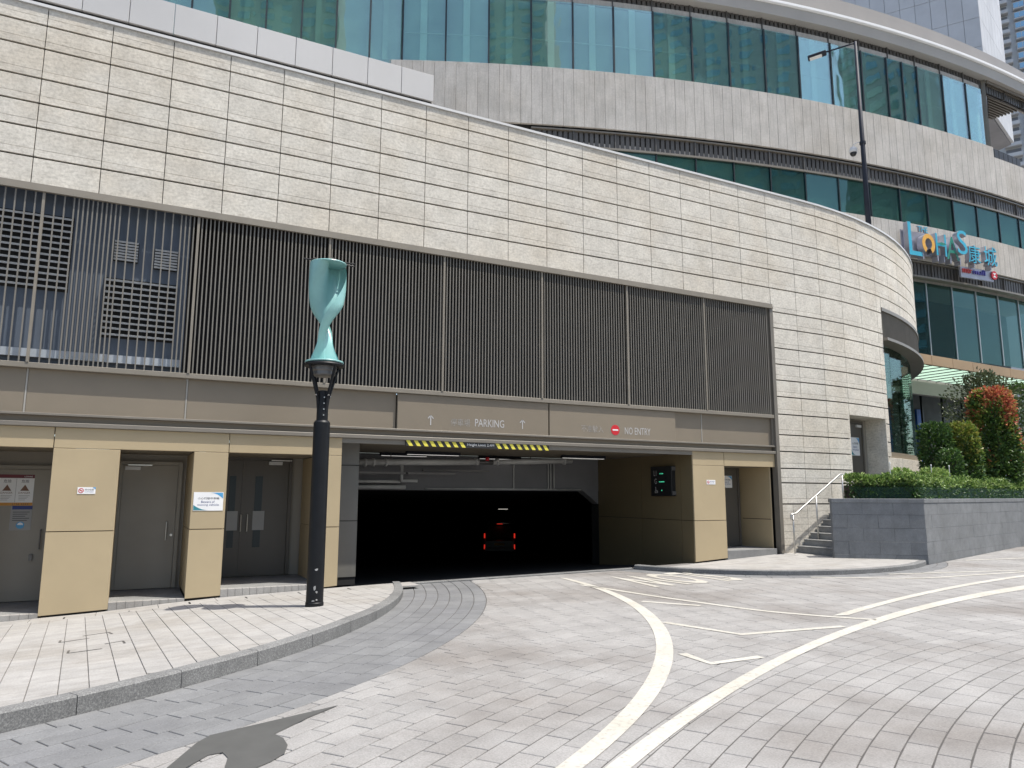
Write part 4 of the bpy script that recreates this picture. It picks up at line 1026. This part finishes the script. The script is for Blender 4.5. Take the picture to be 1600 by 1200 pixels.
def c_red(rg, z, a, r):
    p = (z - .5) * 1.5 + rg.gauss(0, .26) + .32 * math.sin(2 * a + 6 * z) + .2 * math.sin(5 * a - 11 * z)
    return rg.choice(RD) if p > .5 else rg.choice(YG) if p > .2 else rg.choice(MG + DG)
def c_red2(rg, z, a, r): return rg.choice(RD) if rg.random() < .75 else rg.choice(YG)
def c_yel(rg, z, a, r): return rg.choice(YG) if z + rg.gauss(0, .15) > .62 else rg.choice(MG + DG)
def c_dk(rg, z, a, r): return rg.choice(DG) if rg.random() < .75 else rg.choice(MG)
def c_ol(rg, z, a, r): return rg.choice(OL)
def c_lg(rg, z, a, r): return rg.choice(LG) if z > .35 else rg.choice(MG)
def on_ray(px, dist, z):
    d = ray(px, 700); h = math.hypot(d.x, d.y); return (d.x / h * dist, d.y / h * dist, z)
shrub(on_ray(1556, 28.4, 1.55), .69, .6, 3.6, 10500, .13, c_red, 'tall column shrub with a bright red leafy top', 11, power=4.5, lump=.10)
shrub(on_ray(1505, 25.3, 1.55), .42, .4, 2.27, 5600, .11, c_yel, 'rounded column shrub with yellow green top beside the red one', 12, power=4, lump=.10)
shrub(on_ray(1462, 24.8, 1.5), .42, .42, 2.32, 4600, .11, c_dk, 'dark glossy green shrub against the curved bay window', 13, power=4)
shrub(on_ray(1482, 24.0, 1.5), .32, .32, 1.5, 2000, .105, c_dk, 'low dark green shrub in front of the glossy shrub', 14)
shrub(on_ray(1606, 32, 1.5), .45, .45, 2.1, 2800, .12, c_red2, 'small red leaved shrub right of the tall red topped one', 15)
shrub(on_ray(1545, 32, 1.46), 1.5, 1.1, 4.75, 6500, .13, c_ol, 'loose grey green tree with fine branches by the entrance', 16, 'tree', 18, 2.2, .35, .1, .22, 'tree')
shrub(on_ray(1604, 35, 1.46), 1.2, 1.1, 4.6, 5500, .14, c_dk, 'dark evergreen tree behind the red topped shrub', 17, 'tree', 9, 2.4, .25, .3, .2, 'tree')
shrub(on_ray(1405, 21.2, 1.55), .30, .28, .84, 1500, .10, c_lg, 'small pale green bush rising above the hedge by the doorway', 18)
shrub(on_ray(1456, 23.0, 1.55), .50, .35, .9, 2000, .10, c_lg, 'broad pale green bush above the hedge in front of the dark shrubs', 19)
shrub(on_ray(1368, 20.6, 1.55), .36, .3, .6, 1300, .085, c_lg, 'low light green bush at the hedge end nearest the stairs', 20)
# clipped hedge behind a green net along the planter
hedge = empty('hedge', (16.6, 11.35, 1.6)); tag(hedge, 'clipped green hedge behind a green net along the planter top', 'hedge')
hp = [(15.35, 12.12), (16.62, 11.32), (27, 14.05)]; pts = []; rg = random.Random(31)
for (a, b, nn) in ((hp[0], hp[1], 6500), (hp[1], hp[2], 26000)):
    d = Vector((b[0] - a[0], b[1] - a[1], 0)); L_ = d.length; d.normalize(); nrm = Vector((-d.y, d.x, 0))
    for _ in range(nn):
        u = rg.random() * L_; w = rg.random(); top = rg.random() < .5
        hh = .52 + .05 * math.sin(u * 2.1) + .04 * math.sin(u * 5.3 + 1)
        z = hh + rg.gauss(0, .035) if top else rg.random() * hh
        y = w * .42 if top else rg.choice((0.02, 0.02, .40)) + rg.gauss(0, .025)
        p = Vector((a[0], a[1], 0)) + d * u + nrm * y - Vector((16.6, 11.35, 0)); p.z = z
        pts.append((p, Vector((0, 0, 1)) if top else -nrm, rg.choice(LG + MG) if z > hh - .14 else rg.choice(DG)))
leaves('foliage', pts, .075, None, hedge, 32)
net = MB()
for (a, b) in ((hp[0], hp[1]), (hp[1], hp[2])):
    A = Vector((a[0], a[1], 1.6)); d = Vector((b[0] - a[0], b[1] - a[1], 0)); L_ = d.length; d.normalize(); nn = Vector((-d.y, d.x, 0)) * -.05
    s = .065; k = -.4
    while k < L_:
        for sg in (1, -1):
            p = A + d * (k if sg > 0 else k + .36) + nn; q = p + d * (.36 * sg) + Vector((0, 0, .36))
            t = Vector((0, 0, 1)) * .0055
            if min((p - A).dot(d), (q - A).dot(d)) > -.02 and max((p - A).dot(d), (q - A).dot(d)) < L_ + .02:
                net.add([p - t - Vector((16.6, 11.35, 1.6)), q - t - Vector((16.6, 11.35, 1.6)), q + t - Vector((16.6, 11.35, 1.6)), p + t - Vector((16.6, 11.35, 1.6))], [(0, 1, 2, 3)])
        k += s
tag(net.build('net', 'net_green', hedge), kind='stuff')
back = MB()
for (a, b) in ((hp[0], hp[1]), (hp[1], hp[2])):
    back.prism([(a[0] - 16.6 + .25, a[1] - 11.35 + .12), (b[0] - 16.6, b[1] - 11.35 + .12), (b[0] - 16.6, b[1] - 11.35 + .38), (a[0] - 16.6 + .25, a[1] - 11.35 + .38)], 0, .40)
back.build('twigs', 'bark', hedge)
for i, px in enumerate((1388, 1452, 1480, 1513)):
    d = on_ray(px, (20.4, 22.6, 23.4, 25.0)[i], 1.6); s = empty('plant_stake', d); tag(s, ['thin pale stake in the hedge by the doorway', 'thin pale stake left of the dark low shrub', 'thin pale stake between the dark and yellow green shrubs', 'thin pale stake under the yellow green shrub'][i], 'stake')
    MB().tube([(0, 0, -.05), (.01, 0, .95)], .012, 8).build('rod', 'white_metal', s); MB().lathe([(.016, 0), (.016, .04), (.006, .05)], 8, (.01, 0, .93)).build('cap', 'sign_white', s)

# ------------------------------------------------------------------ wind turbine lamp post on the left pavement
B = Vector((2.53, 11.22, pz(2.53, 11.22))); lamp = empty('turbine_lamp_post', B); tag(lamp, 'black lamp post carrying a twisted teal wind turbine on the pavement', 'lamp post')
z0 = B.z
MB().lathe([(.132, -.02), (.132, .05), (.124, .06), (.122, 2.69), (.10, 2.72)], 28).build('column', 'black_paint', lamp, smooth=True, angle=35)
def scuff(a0, z0, w, h, seed):
    rg = random.Random(seed); n = 9; ring = []
    for k in range(n):
        t = 2 * math.pi * k / n; q = rg.uniform(.6, 1.1); a = R_(a0) + w * q * math.cos(t) / .124; ring.append((.1262 * math.cos(a), .1262 * math.sin(a), z0 + h * q * math.sin(t)))
    return MB().add(ring, [tuple(range(n))]).build('paint_scuff', 'paper_grey', lamp)
scuff(262, .53, .03, .018, 1); scuff(254, .27, .016, .045, 2); scuff(268, .21, .02, .02, 3); scuff(247, .09, .03, .012, 4); scuff(270, .10, .014, .014, 5)
MB().lathe([(.085, 2.72), (.085, 3.17), (.06, 3.18)], 24).build('neck', 'black_paint', lamp, smooth=True, angle=35)
for k in range(4):
    MB().tube([(0, -.085, 2.80 + .09 * k), (0, -.094, 2.80 + .09 * k)], .010, 8).build('bolt', 'steel', lamp)
for k in range(4):
    a = R_(25 + 90 * k); c, s = math.cos(a), math.sin(a)
    ar = MB().tube([(c * .075, s * .075, 2.86), (c * .10, s * .10, 3.06), (c * .27, s * .27, 3.56)], .022, 8).build('bracket_arm', 'black_paint', lamp)
    MB().tube([(c * .105, s * .105, 3.12), (c * .135, s * .135, 3.10)], .016, 8).build('bolt', 'steel', ar)
MB().lathe([(.29, 3.55), (.30, 3.57), (.29, 3.59), (.20, 3.60)], 28).build('ring', 'black_paint', lamp, smooth=True, angle=35)
MB().lathe([(.14, 3.40), (.17, 3.42), (.17, 3.47), (.19, 3.49), (.19, 3.56)], 24).build('generator', 'steel_dark', lamp, smooth=True, angle=35)
tz0, tz1 = 3.63, 5.17
tur = MB().lathe([(.285, 3.605), (.29, 3.62), (.285, 3.63)], 32).build('lower_disc', 'turbine_teal', lamp, smooth=True, angle=35)
def blade(ph):
    """one scoop of the twisted rotor: deep and wide above, pinched low down, flaring again at the foot"""
    def Pn(u, v, t):
        z = tz0 + (tz1 - tz0) * u; tw = R_(257 + ph + 200 * (u - .47))
        k = min(1, max(0, (u - .16) / .42)); k = k * k * (3 - 2 * k); sw = .50 + .50 * k + .30 * max(0, 1 - u / .2) ** 1.5; d = .035 + .165 * k
        a = math.pi * v; x = .143 * (1 - math.cos(a)) * sw - .003; y = d * math.sin(a) * sw + t
        c, s = math.cos(tw), math.sin(tw); return (x * c - y * s, x * s + y * c, z)
    return MB().shell(lambda u, v: Pn(u, v, 0), lambda u, v: Pn(u, v, .007), 60, 16)
for ph in (0, 180): blade(ph).build('blade', 'turbine_teal', lamp, smooth=True, angle=50)
MB().lathe([(.275, 5.17), (.28, 5.18), (.275, 5.19)], 32).build('upper_disc', 'turbine_teal', lamp, smooth=True, angle=35)
MB().tube([(0, 0, 5.19), (0, 0, 5.25)], .018, 10).build('shaft', 'steel_dark', lamp)
MB().tube([(-.37, .10, 5.25), (.39, -.09, 5.22)], .012, 8).build('cross_bar', 'black_paint', lamp); MB().tube([(-.25, -.08, 5.22), (.40, -.02, 5.20)], .012, 8).build('cross_bar', 'black_paint', lamp)
MB().lathe([(.06, 5.19), (.06, 5.24)], 14).build('top_bearing', 'black_paint', lamp)

# ------------------------------------------------------------------ street lamp rising behind the curved wall, with a camera
sp = Vector((23.11, 16.75, 9.55)); sl_ = empty('street_lamp', sp); tag(sl_, 'slim dark street lamp rising behind the curved stone wall', 'street lamp')
MB().tube([(0, 0, 0), (0, 0, 4), (0, 0, 9.1)], [.105, .085, .05], 16).build('pole', 'pole_navy', sl_, smooth=True)
MB().tube([(0, 0, 9.06), (-.15, .21, 9.04), (-.62, .86, 8.98)], .03, 8).build('arm', 'pole_navy', sl_, smooth=True)
hM = frame((-.62, .86, 8.95), (-.55, .77, -.10)); MB().box(-.05, .62, -.15, .15, -.05, .06, ch=.03, M=hM).build('lamp_head', 'pole_navy', sl_)
MB().box(.12, .56, -.11, .11, -.057, -.049, M=hM).build('lens', 'sign_white', sl_)
cc = empty('security_camera', sp + Vector((0, 0, 5.05))); tag(cc, 'white dome security camera on an arm of the dark street lamp', 'camera')
MB().tube([(0, 0, 0), (-.10, .14, .06), (-.18, .26, .0), (-.19, .27, -.1)], .018, 8).build('arm', 'white_metal', cc); MB().lathe([(.11, -.05), (.11, .05)], 16).build('clamp', 'pole_navy', cc)
MB().lathe([(.02, .0), (.11, -.02), (.14, -.1), (.14, -.2), (.12, -.21)], 20, (-.19, .27, -.1)).build('housing', 'white_metal', cc, smooth=True)
MB().lathe([(.12, -.20), (.11, -.27), (.07, -.33), (.02, -.35)], 20, (-.19, .27, -.1)).build('dome', 'board_black', cc, smooth=True)

# ------------------------------------------------------------------ signs on the podium
def L3(par, dx, dz, dy=-.003):  # text frame local to a thing standing on a wall that faces -Y
    return wallM(dx, dy, dz)
def up_arrow(par, x, z, h, mat):
    mb = MB(); y = -.004; t = h * .055
    def bar(a, b):
        a, b = Vector(a), Vector(b); d = (b - a).normalized(); n = Vector((-d.y, d.x)) * t
        mb.add([((a + n).x, y, (a + n).y), ((b + n).x, y, (b + n).y), ((b - n).x, y, (b - n).y), ((a - n).x, y, (a - n).y)], [(3, 2, 1, 0)])
    bar((x, z - h / 2), (x, z + h / 2)); bar((x - h * .3, z + h * .18), (x, z + h / 2)); bar((x + h * .3, z + h * .18), (x + .001, z + h / 2))
    return mb.build('arrow', mat, par)
s1 = empty('parking_sign', (6.18, 13.59, 2.995)); tag(s1, 'taupe sign board reading PARKING with two arrows over the car park', 'sign')
MB().box(-1.675, 1.69, 0, .06, 0, .70, ch=.004).build('board', 'taupe_panel', s1)
up_arrow(s1, 5.19 - 6.18, .205, .19, 'letter_white'); up_arrow(s1, 7.24 - 6.18, .215, .19, 'letter_white')
text('停車場', 'letter_faded', s1, L3(s1, 5.62 - 6.18, .115), .42, .15); text('PARKING', 'letter_white', s1, L3(s1, 6.15 - 6.18, .125), .66, .155)
s2 = empty('no_entry_sign', (9.60, 13.59, 2.995)); tag(s2, 'taupe sign board reading NO ENTRY with a red disc', 'sign')
MB().box(-1.70, 1.72, 0, .06, 0, .70, ch=.004).build('board', 'taupe_panel', s2)
text('不准駛入', 'letter_faded', s2, L3(s2, 8.70 - 9.60, .125), .58, .15); text('NO ENTRY', 'letter_white', s2, L3(s2, 9.86 - 9.60, .115), .72, .16)
mb = MB(); mb.lathe([(.115, 0), (.115, .004)], 28); mb.v = [(x, -z, y) for x, y, z in mb.v]; mb.v = [(x + .0, y, z + .20) for x, y, z in mb.v]; dsc = mb.build('disc', 'red_paint', s2)
MB().box(-.075, .075, -.007, -.0045, .185, .215).build('bar', 'sign_white', dsc)
# height limit bar
hb = empty('height_limit_bar', (6.27, 13.595, 2.68)); tag(hb, 'yellow and black striped height limit bar over the car park mouth', 'sign')
MB().box(-1.59, 1.60, -.03, 0, 0, .11).build('bar', 'stripe_black', hb)
for a, b in ((-1.59, -.32), (.33, 1.60)):
    n = 8; w = (b - a) / n
    st = MB()
    for k in range(n):
        x = a + k * w; st.add([(x + w * .45, -.033, .002), (x + w * .95, -.033, .002), (x + w * .5, -.033, .108), (x, -.033, .108)], [(0, 1, 2, 3)])
    st.build('stripes', 'stripe_yellow', hb)
text('Height Limit 2.4M', 'sign_white', hb, L3(hb, -.30, .028, -.0325), .60, .062)
# lit space board on the mouth's right wall
lb = empty('parking_space_board', (11.81, 14.65, 1.73)); tag(lb, 'black board with green counts on the brown wall inside the mouth', 'display board')
MB().box(-.12, 0, -.41, .40, 0, .73, ch=.006).build('case', 'board_black', lb)
for z in (.03, .62): MB().box(-.11, -.01, -.435, -.412, z, z + .09).build('bracket', 'steel_dark', lb)
def BM(y, z): return Matrix(((0, 0, -1, -.1225), (-1, 0, 0, y), (0, 1, 0, z), (0, 0, 0, 1)))
text('L1', 'letter_white', lb, BM(.27, .50), .10, .13); text('G', 'letter_white', lb, BM(.25, .30), .09, .13)
mb = MB().lathe([(.016, 0), (.016, .003)], 12); mb.v = [(-.123 - z, .21 + y, .21 + x) for x, y, z in mb.v]
mb.box(-.126, -.1225, .195, .215, .12, .19); mb.box(-.126, -.1225, .15, .215, .12, .135); mb.box(-.126, -.1225, .135, .15, .075, .135); mb.box(-.126, -.1225, .17, .235, .075, .088); mb.box(-.126, -.1225, .228, .24, .085, .13)
mb.build('wheelchair_symbol', 'letter_white', lb)
for z, ys in ((.55, (.02, -.03, -.08)), (.35, (.05, 0, -.04, -.08, -.12)), (.14, (-.03,))):
    mb = MB()
    for y in ys: mb.box(-.126, -.1225, y - .014, y + .014, z - .012, z + .012)
    mb.build('led_count', 'led_green', lb)
# notices
def notice(name, x0, x1, y, z0, z1, label, mat='sign_white', cat='notice'):
    t = empty(name, ((x0 + x1) / 2, y, z0)); tag(t, label, cat); w = x1 - x0
    MB().box(-w / 2, w / 2, -.004, .0, 0, z1 - z0).build('sheet', mat, t); return t, w, z1 - z0
t, w, h = notice('no_smoking_notice', -.725, -.475, 13.598, 1.745, 1.85, 'small white no smoking sticker on the wide beige pier')
def ring_sign(par, x, z, r, mat):
    mb = MB(); n = 20
    for k in range(n):
        a, b = 2 * math.pi * k / n, 2 * math.pi * (k + 1) / n
        mb.add([(x + r * math.cos(a), -.006, z + r * math.sin(a)), (x + r * math.cos(b), -.006, z + r * math.sin(b)), (x + r * .75 * math.cos(b), -.006, z + r * .75 * math.sin(b)), (x + r * .75 * math.cos(a), -.006, z + r * .75 * math.sin(a))], [(0, 1, 2, 3)])
    c = r * .6; mb.add([(x - c - .004, -.006, z + c), (x - c + .004, -.006, z + c + .003), (x + c + .004, -.006, z - c), (x + c - .004, -.006, z - c - .003)], [(0, 1, 2, 3)])
    mb.box(x - r * .55, x + r * .55, -.0055, -.0045, z - .004, z + .004); return mb.build('prohibition_ring', mat, par)
ring_sign(t, -.075, .052, .038, 'red_paint'); text('請勿吸煙', 'ink', t, L3(t, -.025, .052, -.005), .125, .03); text('NO SMOKING', 'notice_blue', t, L3(t, -.025, .025, -.005), .125, .014)
MB().add([(.08, -.005, .105), (.125, -.005, .105), (.125, -.005, .07)], [(0, 2, 1)]).build('corner_mark', 'notice_cyan', t)
t, w, h = notice('no_smoking_notice', 12.215, 12.485, 13.598, 2.01, 2.115, 'small white no smoking sticker on the beige pier right of the mouth')
ring_sign(t, -.085, .052, .036, 'red_paint'); text('請勿吸煙', 'notice_blue', t, L3(t, -.035, .052, -.005), .14, .03); text('NO SMOKING', 'notice_blue', t, L3(t, -.035, .025, -.005), .14, .014)
def beware(name, x0, x1, y, z0, z1, label, M=None, mat='sign_white'):
    if M is None: t, w, h = notice(name, x0, x1, y, z0, z1, label, mat)
    else:
        w, h = x1 - x0, z1 - z0; t = empty(name); t.matrix_world = M; tag(t, label, 'notice'); MB().box(-w / 2, w / 2, -.004, 0, 0, h).build('sheet', mat, t)
    sw = MB(); n = 10
    def curve(fn0, fn1):
        A = [fn0(k / n) for k in range(n + 1)]; B = [fn1(k / n) for k in range(n + 1)]; m = n + 1
        sw.add([(x, -.0055, z) for x, z in A] + [(x, -.0055, z) for x, z in B], [(i, i + 1, m + i + 1, m + i) for i in range(n)])
    curve(lambda u: (w * (.02 + .46 * u), h * (.97)), lambda u: (w * (.02 + .47 * u), h * (.97 - .32 * u ** 2.2)))
    sw.build('blue_swirl', 'notice_cyan', t); sw = MB()
    curve(lambda u: (w * (-.49 + .52 * u), h * .03), lambda u: (w * (-.49 + .52 * u), h * (.03 + .28 * (1 - u) ** 2.2)))
    sw.build('teal_swirl', 'notice_teal', t)
    text('小心行駛中車輛', 'ink', t, L3(t, -w * .36, h * .60, -.0055), w * .72, h * .13)
    text('Beware of', 'notice_blue', t, L3(t, -w * .24, h * .42, -.0055), w * .45, h * .12); text('moving vehicle', 'notice_blue', t, L3(t, -w * .36, h * .24, -.0055), w * .72, h * .13); return t
beware('vehicle_warning_notice', .975, 1.445, 13.598, 1.47, 1.78, 'white moving vehicle warning notice on the narrow beige pier')
beware('vehicle_warning_notice', 13.66, 14.06, 14.69, 1.95, 2.26, 'moving vehicle warning notice on the dark door right of the mouth')
tmp = Matrix.Translation((0, 13.6, 0)) @ DOORM @ Matrix.Translation((1.22, -.002, 1.40))
beware('vehicle_warning_notice', 0, .46, 0, 0, .52, 'moving vehicle warning notice on the doorway at the stairs', tmp)
# danger poster and mask notice on the leftmost door
t, w, h = notice('danger_poster', -1.98, -1.465, 15.198, 1.545, 2.07, 'danger poster with red header and orange strip on the leftmost door', 'sign_white', 'poster')
MB().box(-w / 2, w / 2, -.006, -.0045, h - .06, h).build('header', 'notice_red', t); MB().box(-w / 2, w / 2, -.006, -.0045, 0, .05).build('number_strip', 'notice_orange', t)
MB().box(-.003, .003, -.0055, -.0045, .055, h - .065).build('divider', 'paper_grey', t)
for sx in (-.128, .128):
    MB().add([(sx - .065, -.0055, .25), (sx + .065, -.0055, .25), (sx, -.0055, .355)], [(0, 1, 2)]).build('warning_triangle', 'ink_brown', t)
    text('危險', 'ink', t, L3(t, sx - .055, .385, -.0055), .11, .055); text('DANGER', 'ink_brown', t, L3(t, sx - .085, .20, -.0055), .17, .032)
    for q in range(4): MB().box(sx - .08, sx + .08 - .02 * q, -.0055, -.0045, .165 - .025 * q, .172 - .025 * q).build('small_print', 'paper_grey', t)
text('2726 6333', 'ink', t, L3(t, -.04, .01, -.0065), .24, .03); text('LOHAS', 'sign_white', t, L3(t, .11, h - .045, -.0065), .12, .025)
t, w, h = notice('mask_notice', -1.765, -1.455, 15.192, 1.13, 1.54, 'grey mask notice with blue header below the danger poster', 'paper_grey', 'poster')
MB().box(-w / 2 + .02, w / 2, -.006, -.0045, h - .06, h).build('header', 'notice_blue', t)
for q in range(5): MB().box(-.12, .12 - .03 * (q % 3), -.0055, -.0045, h - .11 - .035 * q, h - .10 - .035 * q).build('small_print', 'ink', t)
mb = MB().lathe([(.06, 0), (.06, .003)], 24); mb.v = [(x, -.004 - z, y + .085) for x, y, z in mb.v]; dk = mb.build('mask_symbol', 'notice_cyan', t)
mb = MB().add([(.042 * math.cos(math.pi * k / 10), -.0085, .088 + .042 * math.sin(math.pi * k / 10)) for k in range(11)], [tuple(range(11))]); mb.build('face', 'sign_white', dk)

# ------------------------------------------------------------------ the mall's rooftop name sign
f_ = math.asin((31.0 - CM[0]) / RM); o_ = MP(f_, RM + .12); t_ = Vector((math.cos(f_), math.sin(f_), 0))
ns = empty('mall_name_sign', (o_.x, o_.y, 12.0)); ns.rotation_euler.z = f_; tag(ns, 'large coloured letters naming the mall on the curved concrete band', 'sign')
def LX(X): return (X - 31.0) / math.cos(f_)
def letter(s, x, z, w, h, mat, depth=.22, dy=-.25, name='letter'):
    bodym = text_mesh(s, 'letter_side', .5 * depth / 1.0, w, h)
    b = inst(name, bodym, ns, wallM(x, dy, z)); text(s, mat, b, Matrix.Translation((0, 0, .5 * depth + .006)), w, h, name='face'); return b
MB().box(LX(29.35), LX(32.9), -.06, -.02, .30, 1.35).build('back_rail', 'letter_side', ns)
letter('L', LX(29.42), .12, .78, 1.50, 'logo_cyan'); letter('THE', LX(30.12), 1.28, .62, .26, 'logo_cyan', .08)
mb = MB(); fc = MB(); n = 30
for k in range(n):
    a, b = R_(-60 + 300 * k / n), R_(-60 + 300 * (k + 1) / n); R1, R2 = .46, .26 - .06 * abs(k / n - .5)
    cx, cz = LX(30.55), .72; y0, y1 = -.42, -.15
    P8 = [(cx + r * math.cos(t) * .85, y, cz + r * math.sin(t)) for y in (y0, y1) for r, t in ((R1, a), (R1, b), (R2, b), (R2, a))]
    mb.add(P8, [(0, 1, 5, 4), (2, 3, 7, 6), (4, 5, 6, 7)]); fc.add([(x, y0 - .006, z) for x, y, z in P8[:4]], [(0, 1, 2, 3)])
r = mb.build('letter', 'letter_side', ns); fc.build('face', 'logo_orange', r)
letter('H', LX(31.08), .30, .66, 1.02, 'logo_cyan'); letter('A', LX(31.72), .20, .78, 1.08, 'logo_green'); letter('S', LX(32.28), .48, .64, 1.12, 'logo_cyan', .22, -.38)
MB().add([(LX(31.14), -.40, .86), (LX(31.40), -.40, .92), (LX(31.74), -.40, .86), (LX(31.44), -.40, .78)], [(0, 3, 2, 1)]).build('leaf_mark', 'logo_green', ns)
letter('康', LX(33.12), .22, .80, .86, 'logo_cyan'); letter('城', LX(34.14), .22, .88, .92, 'logo_cyan')
MB().box(LX(32.85), LX(35.0), -.12, -.03, -.42, .08).build('lower_panel', 'letter_side', ns)
text('mtr', 'logo_red', ns, wallM(LX(32.95), -.13, -.20), .60, .22, .04); text('mall', 'logo_purple', ns, wallM(LX(33.62), -.13, -.20), .80, .24, .04)
hx = MB(); hx.lathe([(.20, 0), (.20, .04)], 24); hx.v = [(LX(35.0) + x, -.14 - z, -.12 + y) for x, y, z in hx.v]; hd = hx.build('round_emblem', 'red_paint', ns)
MB().add([(LX(35.0) - .12, -.186, -.22), (LX(35.0) + .12, -.186, -.22), (LX(35.0), -.186, -.12), (LX(35.0) + .12, -.186, -.02), (LX(35.0) - .12, -.186, -.02)], [(0, 1, 2), (2, 3, 4)]).build('hourglass_mark', 'sign_white', hd)
for x in (29.5, 30.3, 31.2, 31.6, 32.0, 32.6, 33.5, 34.6): MB().box(LX(x), LX(x) + .06, -.3, -.02, .05, .4).build('support', 'letter_side', ns)

# ------------------------------------------------------------------ inside the mouth: pipes, strip lights, car
def pipe(loc, segs, label, mat='pipe_white'):
    t = empty('pipe', loc); tag(t, label, 'pipe'); return t, lambda pts, r, name='run', m=mat: MB().tube([Vector(p) - Vector(loc) for p in pts], r, 12).build(name, m, t, smooth=True)
t, run = pipe((7.6, 17.0, 2.5), None, 'thick white sprinkler main with a red valve under the mouth ceiling')
run([(4.5, 17, 2.49), (7.80, 17, 2.56)], .075); run([(8.2, 17, 2.57), (10.55, 17, 2.66)], .07)
run([(7.8, 17, 2.565), (8.2, 17, 2.565)], .055, 'valve', 'steel_dark'); run([(8.0, 16.9, 2.60), (8.0, 16.9, 2.69)], .05, 'valve_wheel', 'red_paint')
for x in (4.85, 5.05, 5.35, 7.7, 8.3, 10.3): run([(x, 17, 2.48 + .028 * (x - 4.5)), (x + .05, 17, 2.481 + .028 * (x - 4.5))], .095, 'coupling')
for x in (5.5, 6.9, 9.3): run([(x, 17, 2.5), (x, 17, 2.75)], .012, 'hanger', 'steel_dark')
t, run = pipe((5.8, 17.2, 2.1), None, 'small white branch pipe dropping below the thick sprinkler main')
run([(5.85, 17.2, 2.5), (5.85, 17.2, 2.08), (6.25, 17.2, 2.08)], .045); run([(4.4, 17.3, 2.06), (5.85, 17.3, 2.06)], .035); run([(4.4, 17.35, 1.93), (6.0, 17.35, 1.93)], .05)
t, run = pipe((10.3, 17.5, 2.2), None, 'group of thin grey conduits on the beam by the mouth wall')
for x in (10.15, 10.23, 10.33): run([(x, 17.55, 2.66), (x, 17.55, 1.9)], .018, 'conduit')
run([(6.6, 17.55, 1.90), (11.2, 17.55, 1.90)], .02, 'conduit'); run([(9.1, 17.57, 2.7), (9.1, 17.57, 1.9)], .018, 'conduit')
t, run = pipe((7.0, 16.0, 2.35), None, 'dark cable tray hanging below the mouth ceiling')
for x0 in (4.6, 5.9): MB().box(x0 - 7, x0 + 1.25 - 7, .9, 1.1, -.12, -.07).build('tray', 'steel_dark', t)
MB().box(-.6, 1.2, 1.2, 1.3, -.02, .02).build('tray', 'steel_dark', t)
for i, (x, y, l) in enumerate(((6.35, 16.4, 1.35), (10.3, 16.0, 1.3), (5.9, 17.2, 1.2), (8.6, 17.4, 1.2))):
    t = empty('strip_light', (x, y, 2.74)); tag(t, ['slim ceiling strip light behind the height limit bar', 'slim ceiling strip light by the mouth wall', 'slim strip light over the branch pipe', 'slim strip light over the beam centre'][i], 'light')
    MB().box(-l / 2, l / 2, -.06, .06, -.06, .01).build('housing', 'black_void', t); MB().box(-l / 2 + .03, l / 2 - .03, -.03, .03, -.068, -.061).build('tube', 'lamp_white', t)
car = empty('car', (17.8, 36, zramp(17.8, 36))); tag(car, 'dark car with red tail lights driving down the ramp', 'car'); car.rotation_euler.z = -.45
MB().box(-.88, .88, 0, 4.3, .28, .95, ch=.10).build('body', 'car_paint', car)
cb = MB().add([(-.82, .05, .94), (.82, .05, .94), (.82, 3.3, .94), (-.82, 3.3, .94), (-.68, .35, 1.72), (.68, .35, 1.72), (.68, 2.5, 1.72), (-.68, 2.5, 1.72)], [(4, 5, 6, 7), (0, 1, 5, 4), (1, 2, 6, 5), (2, 3, 7, 6), (3, 0, 4, 7)]).build('cabin', 'car_paint', car)
MB().add([(-.70, .06, 1.02), (.70, .06, 1.02), (.60, .29, 1.62), (-.60, .29, 1.62)], [(0, 1, 2, 3)]).build('rear_window', 'mullion', cb)
for s in (-1, 1):
    MB().box(s * .80 - .035, s * .80 + .035, -.02, .06, 1.0, 1.24).build('tail_light', 'tail_red', car); MB().box(s * .80 - .03, s * .80 + .03, -.03, .04, .42, .66).build('bumper_light', 'tail_red', car)
    for y in (.75, 3.5):
        mb = MB().lathe([(.20, 0), (.31, .01), (.31, .19), (.20, .2)], 20); mb.v = [(s * .78 + (z - .1), y + a, .31 + b) for a, b, z in mb.v]; wh = mb.build('wheel', 'tyre', car)
MB().box(-.26, .26, -.025, 0, .62, .74).build('number_plate', 'notice_orange', car); MB().box(-.80, .80, -.05, .1, .30, .5, ch=.03).build('bumper', 'car_paint', car)
MB().box(-.15, .15, -.01, .1, 1.73, 1.755).build('roof_light', 'tail_red', car)
ex = empty('tunnel_light', (20.0, 40, 1.0)); tag(ex, 'small bright ceiling light deep inside the dark car park', 'light'); MB().box(-.35, .35, -.06, .06, -.08, 0).build('housing', 'black_void', ex); MB().box(-.3, .3, -.05, .05, -.095, -.081).build('tube', 'plate_light', ex)
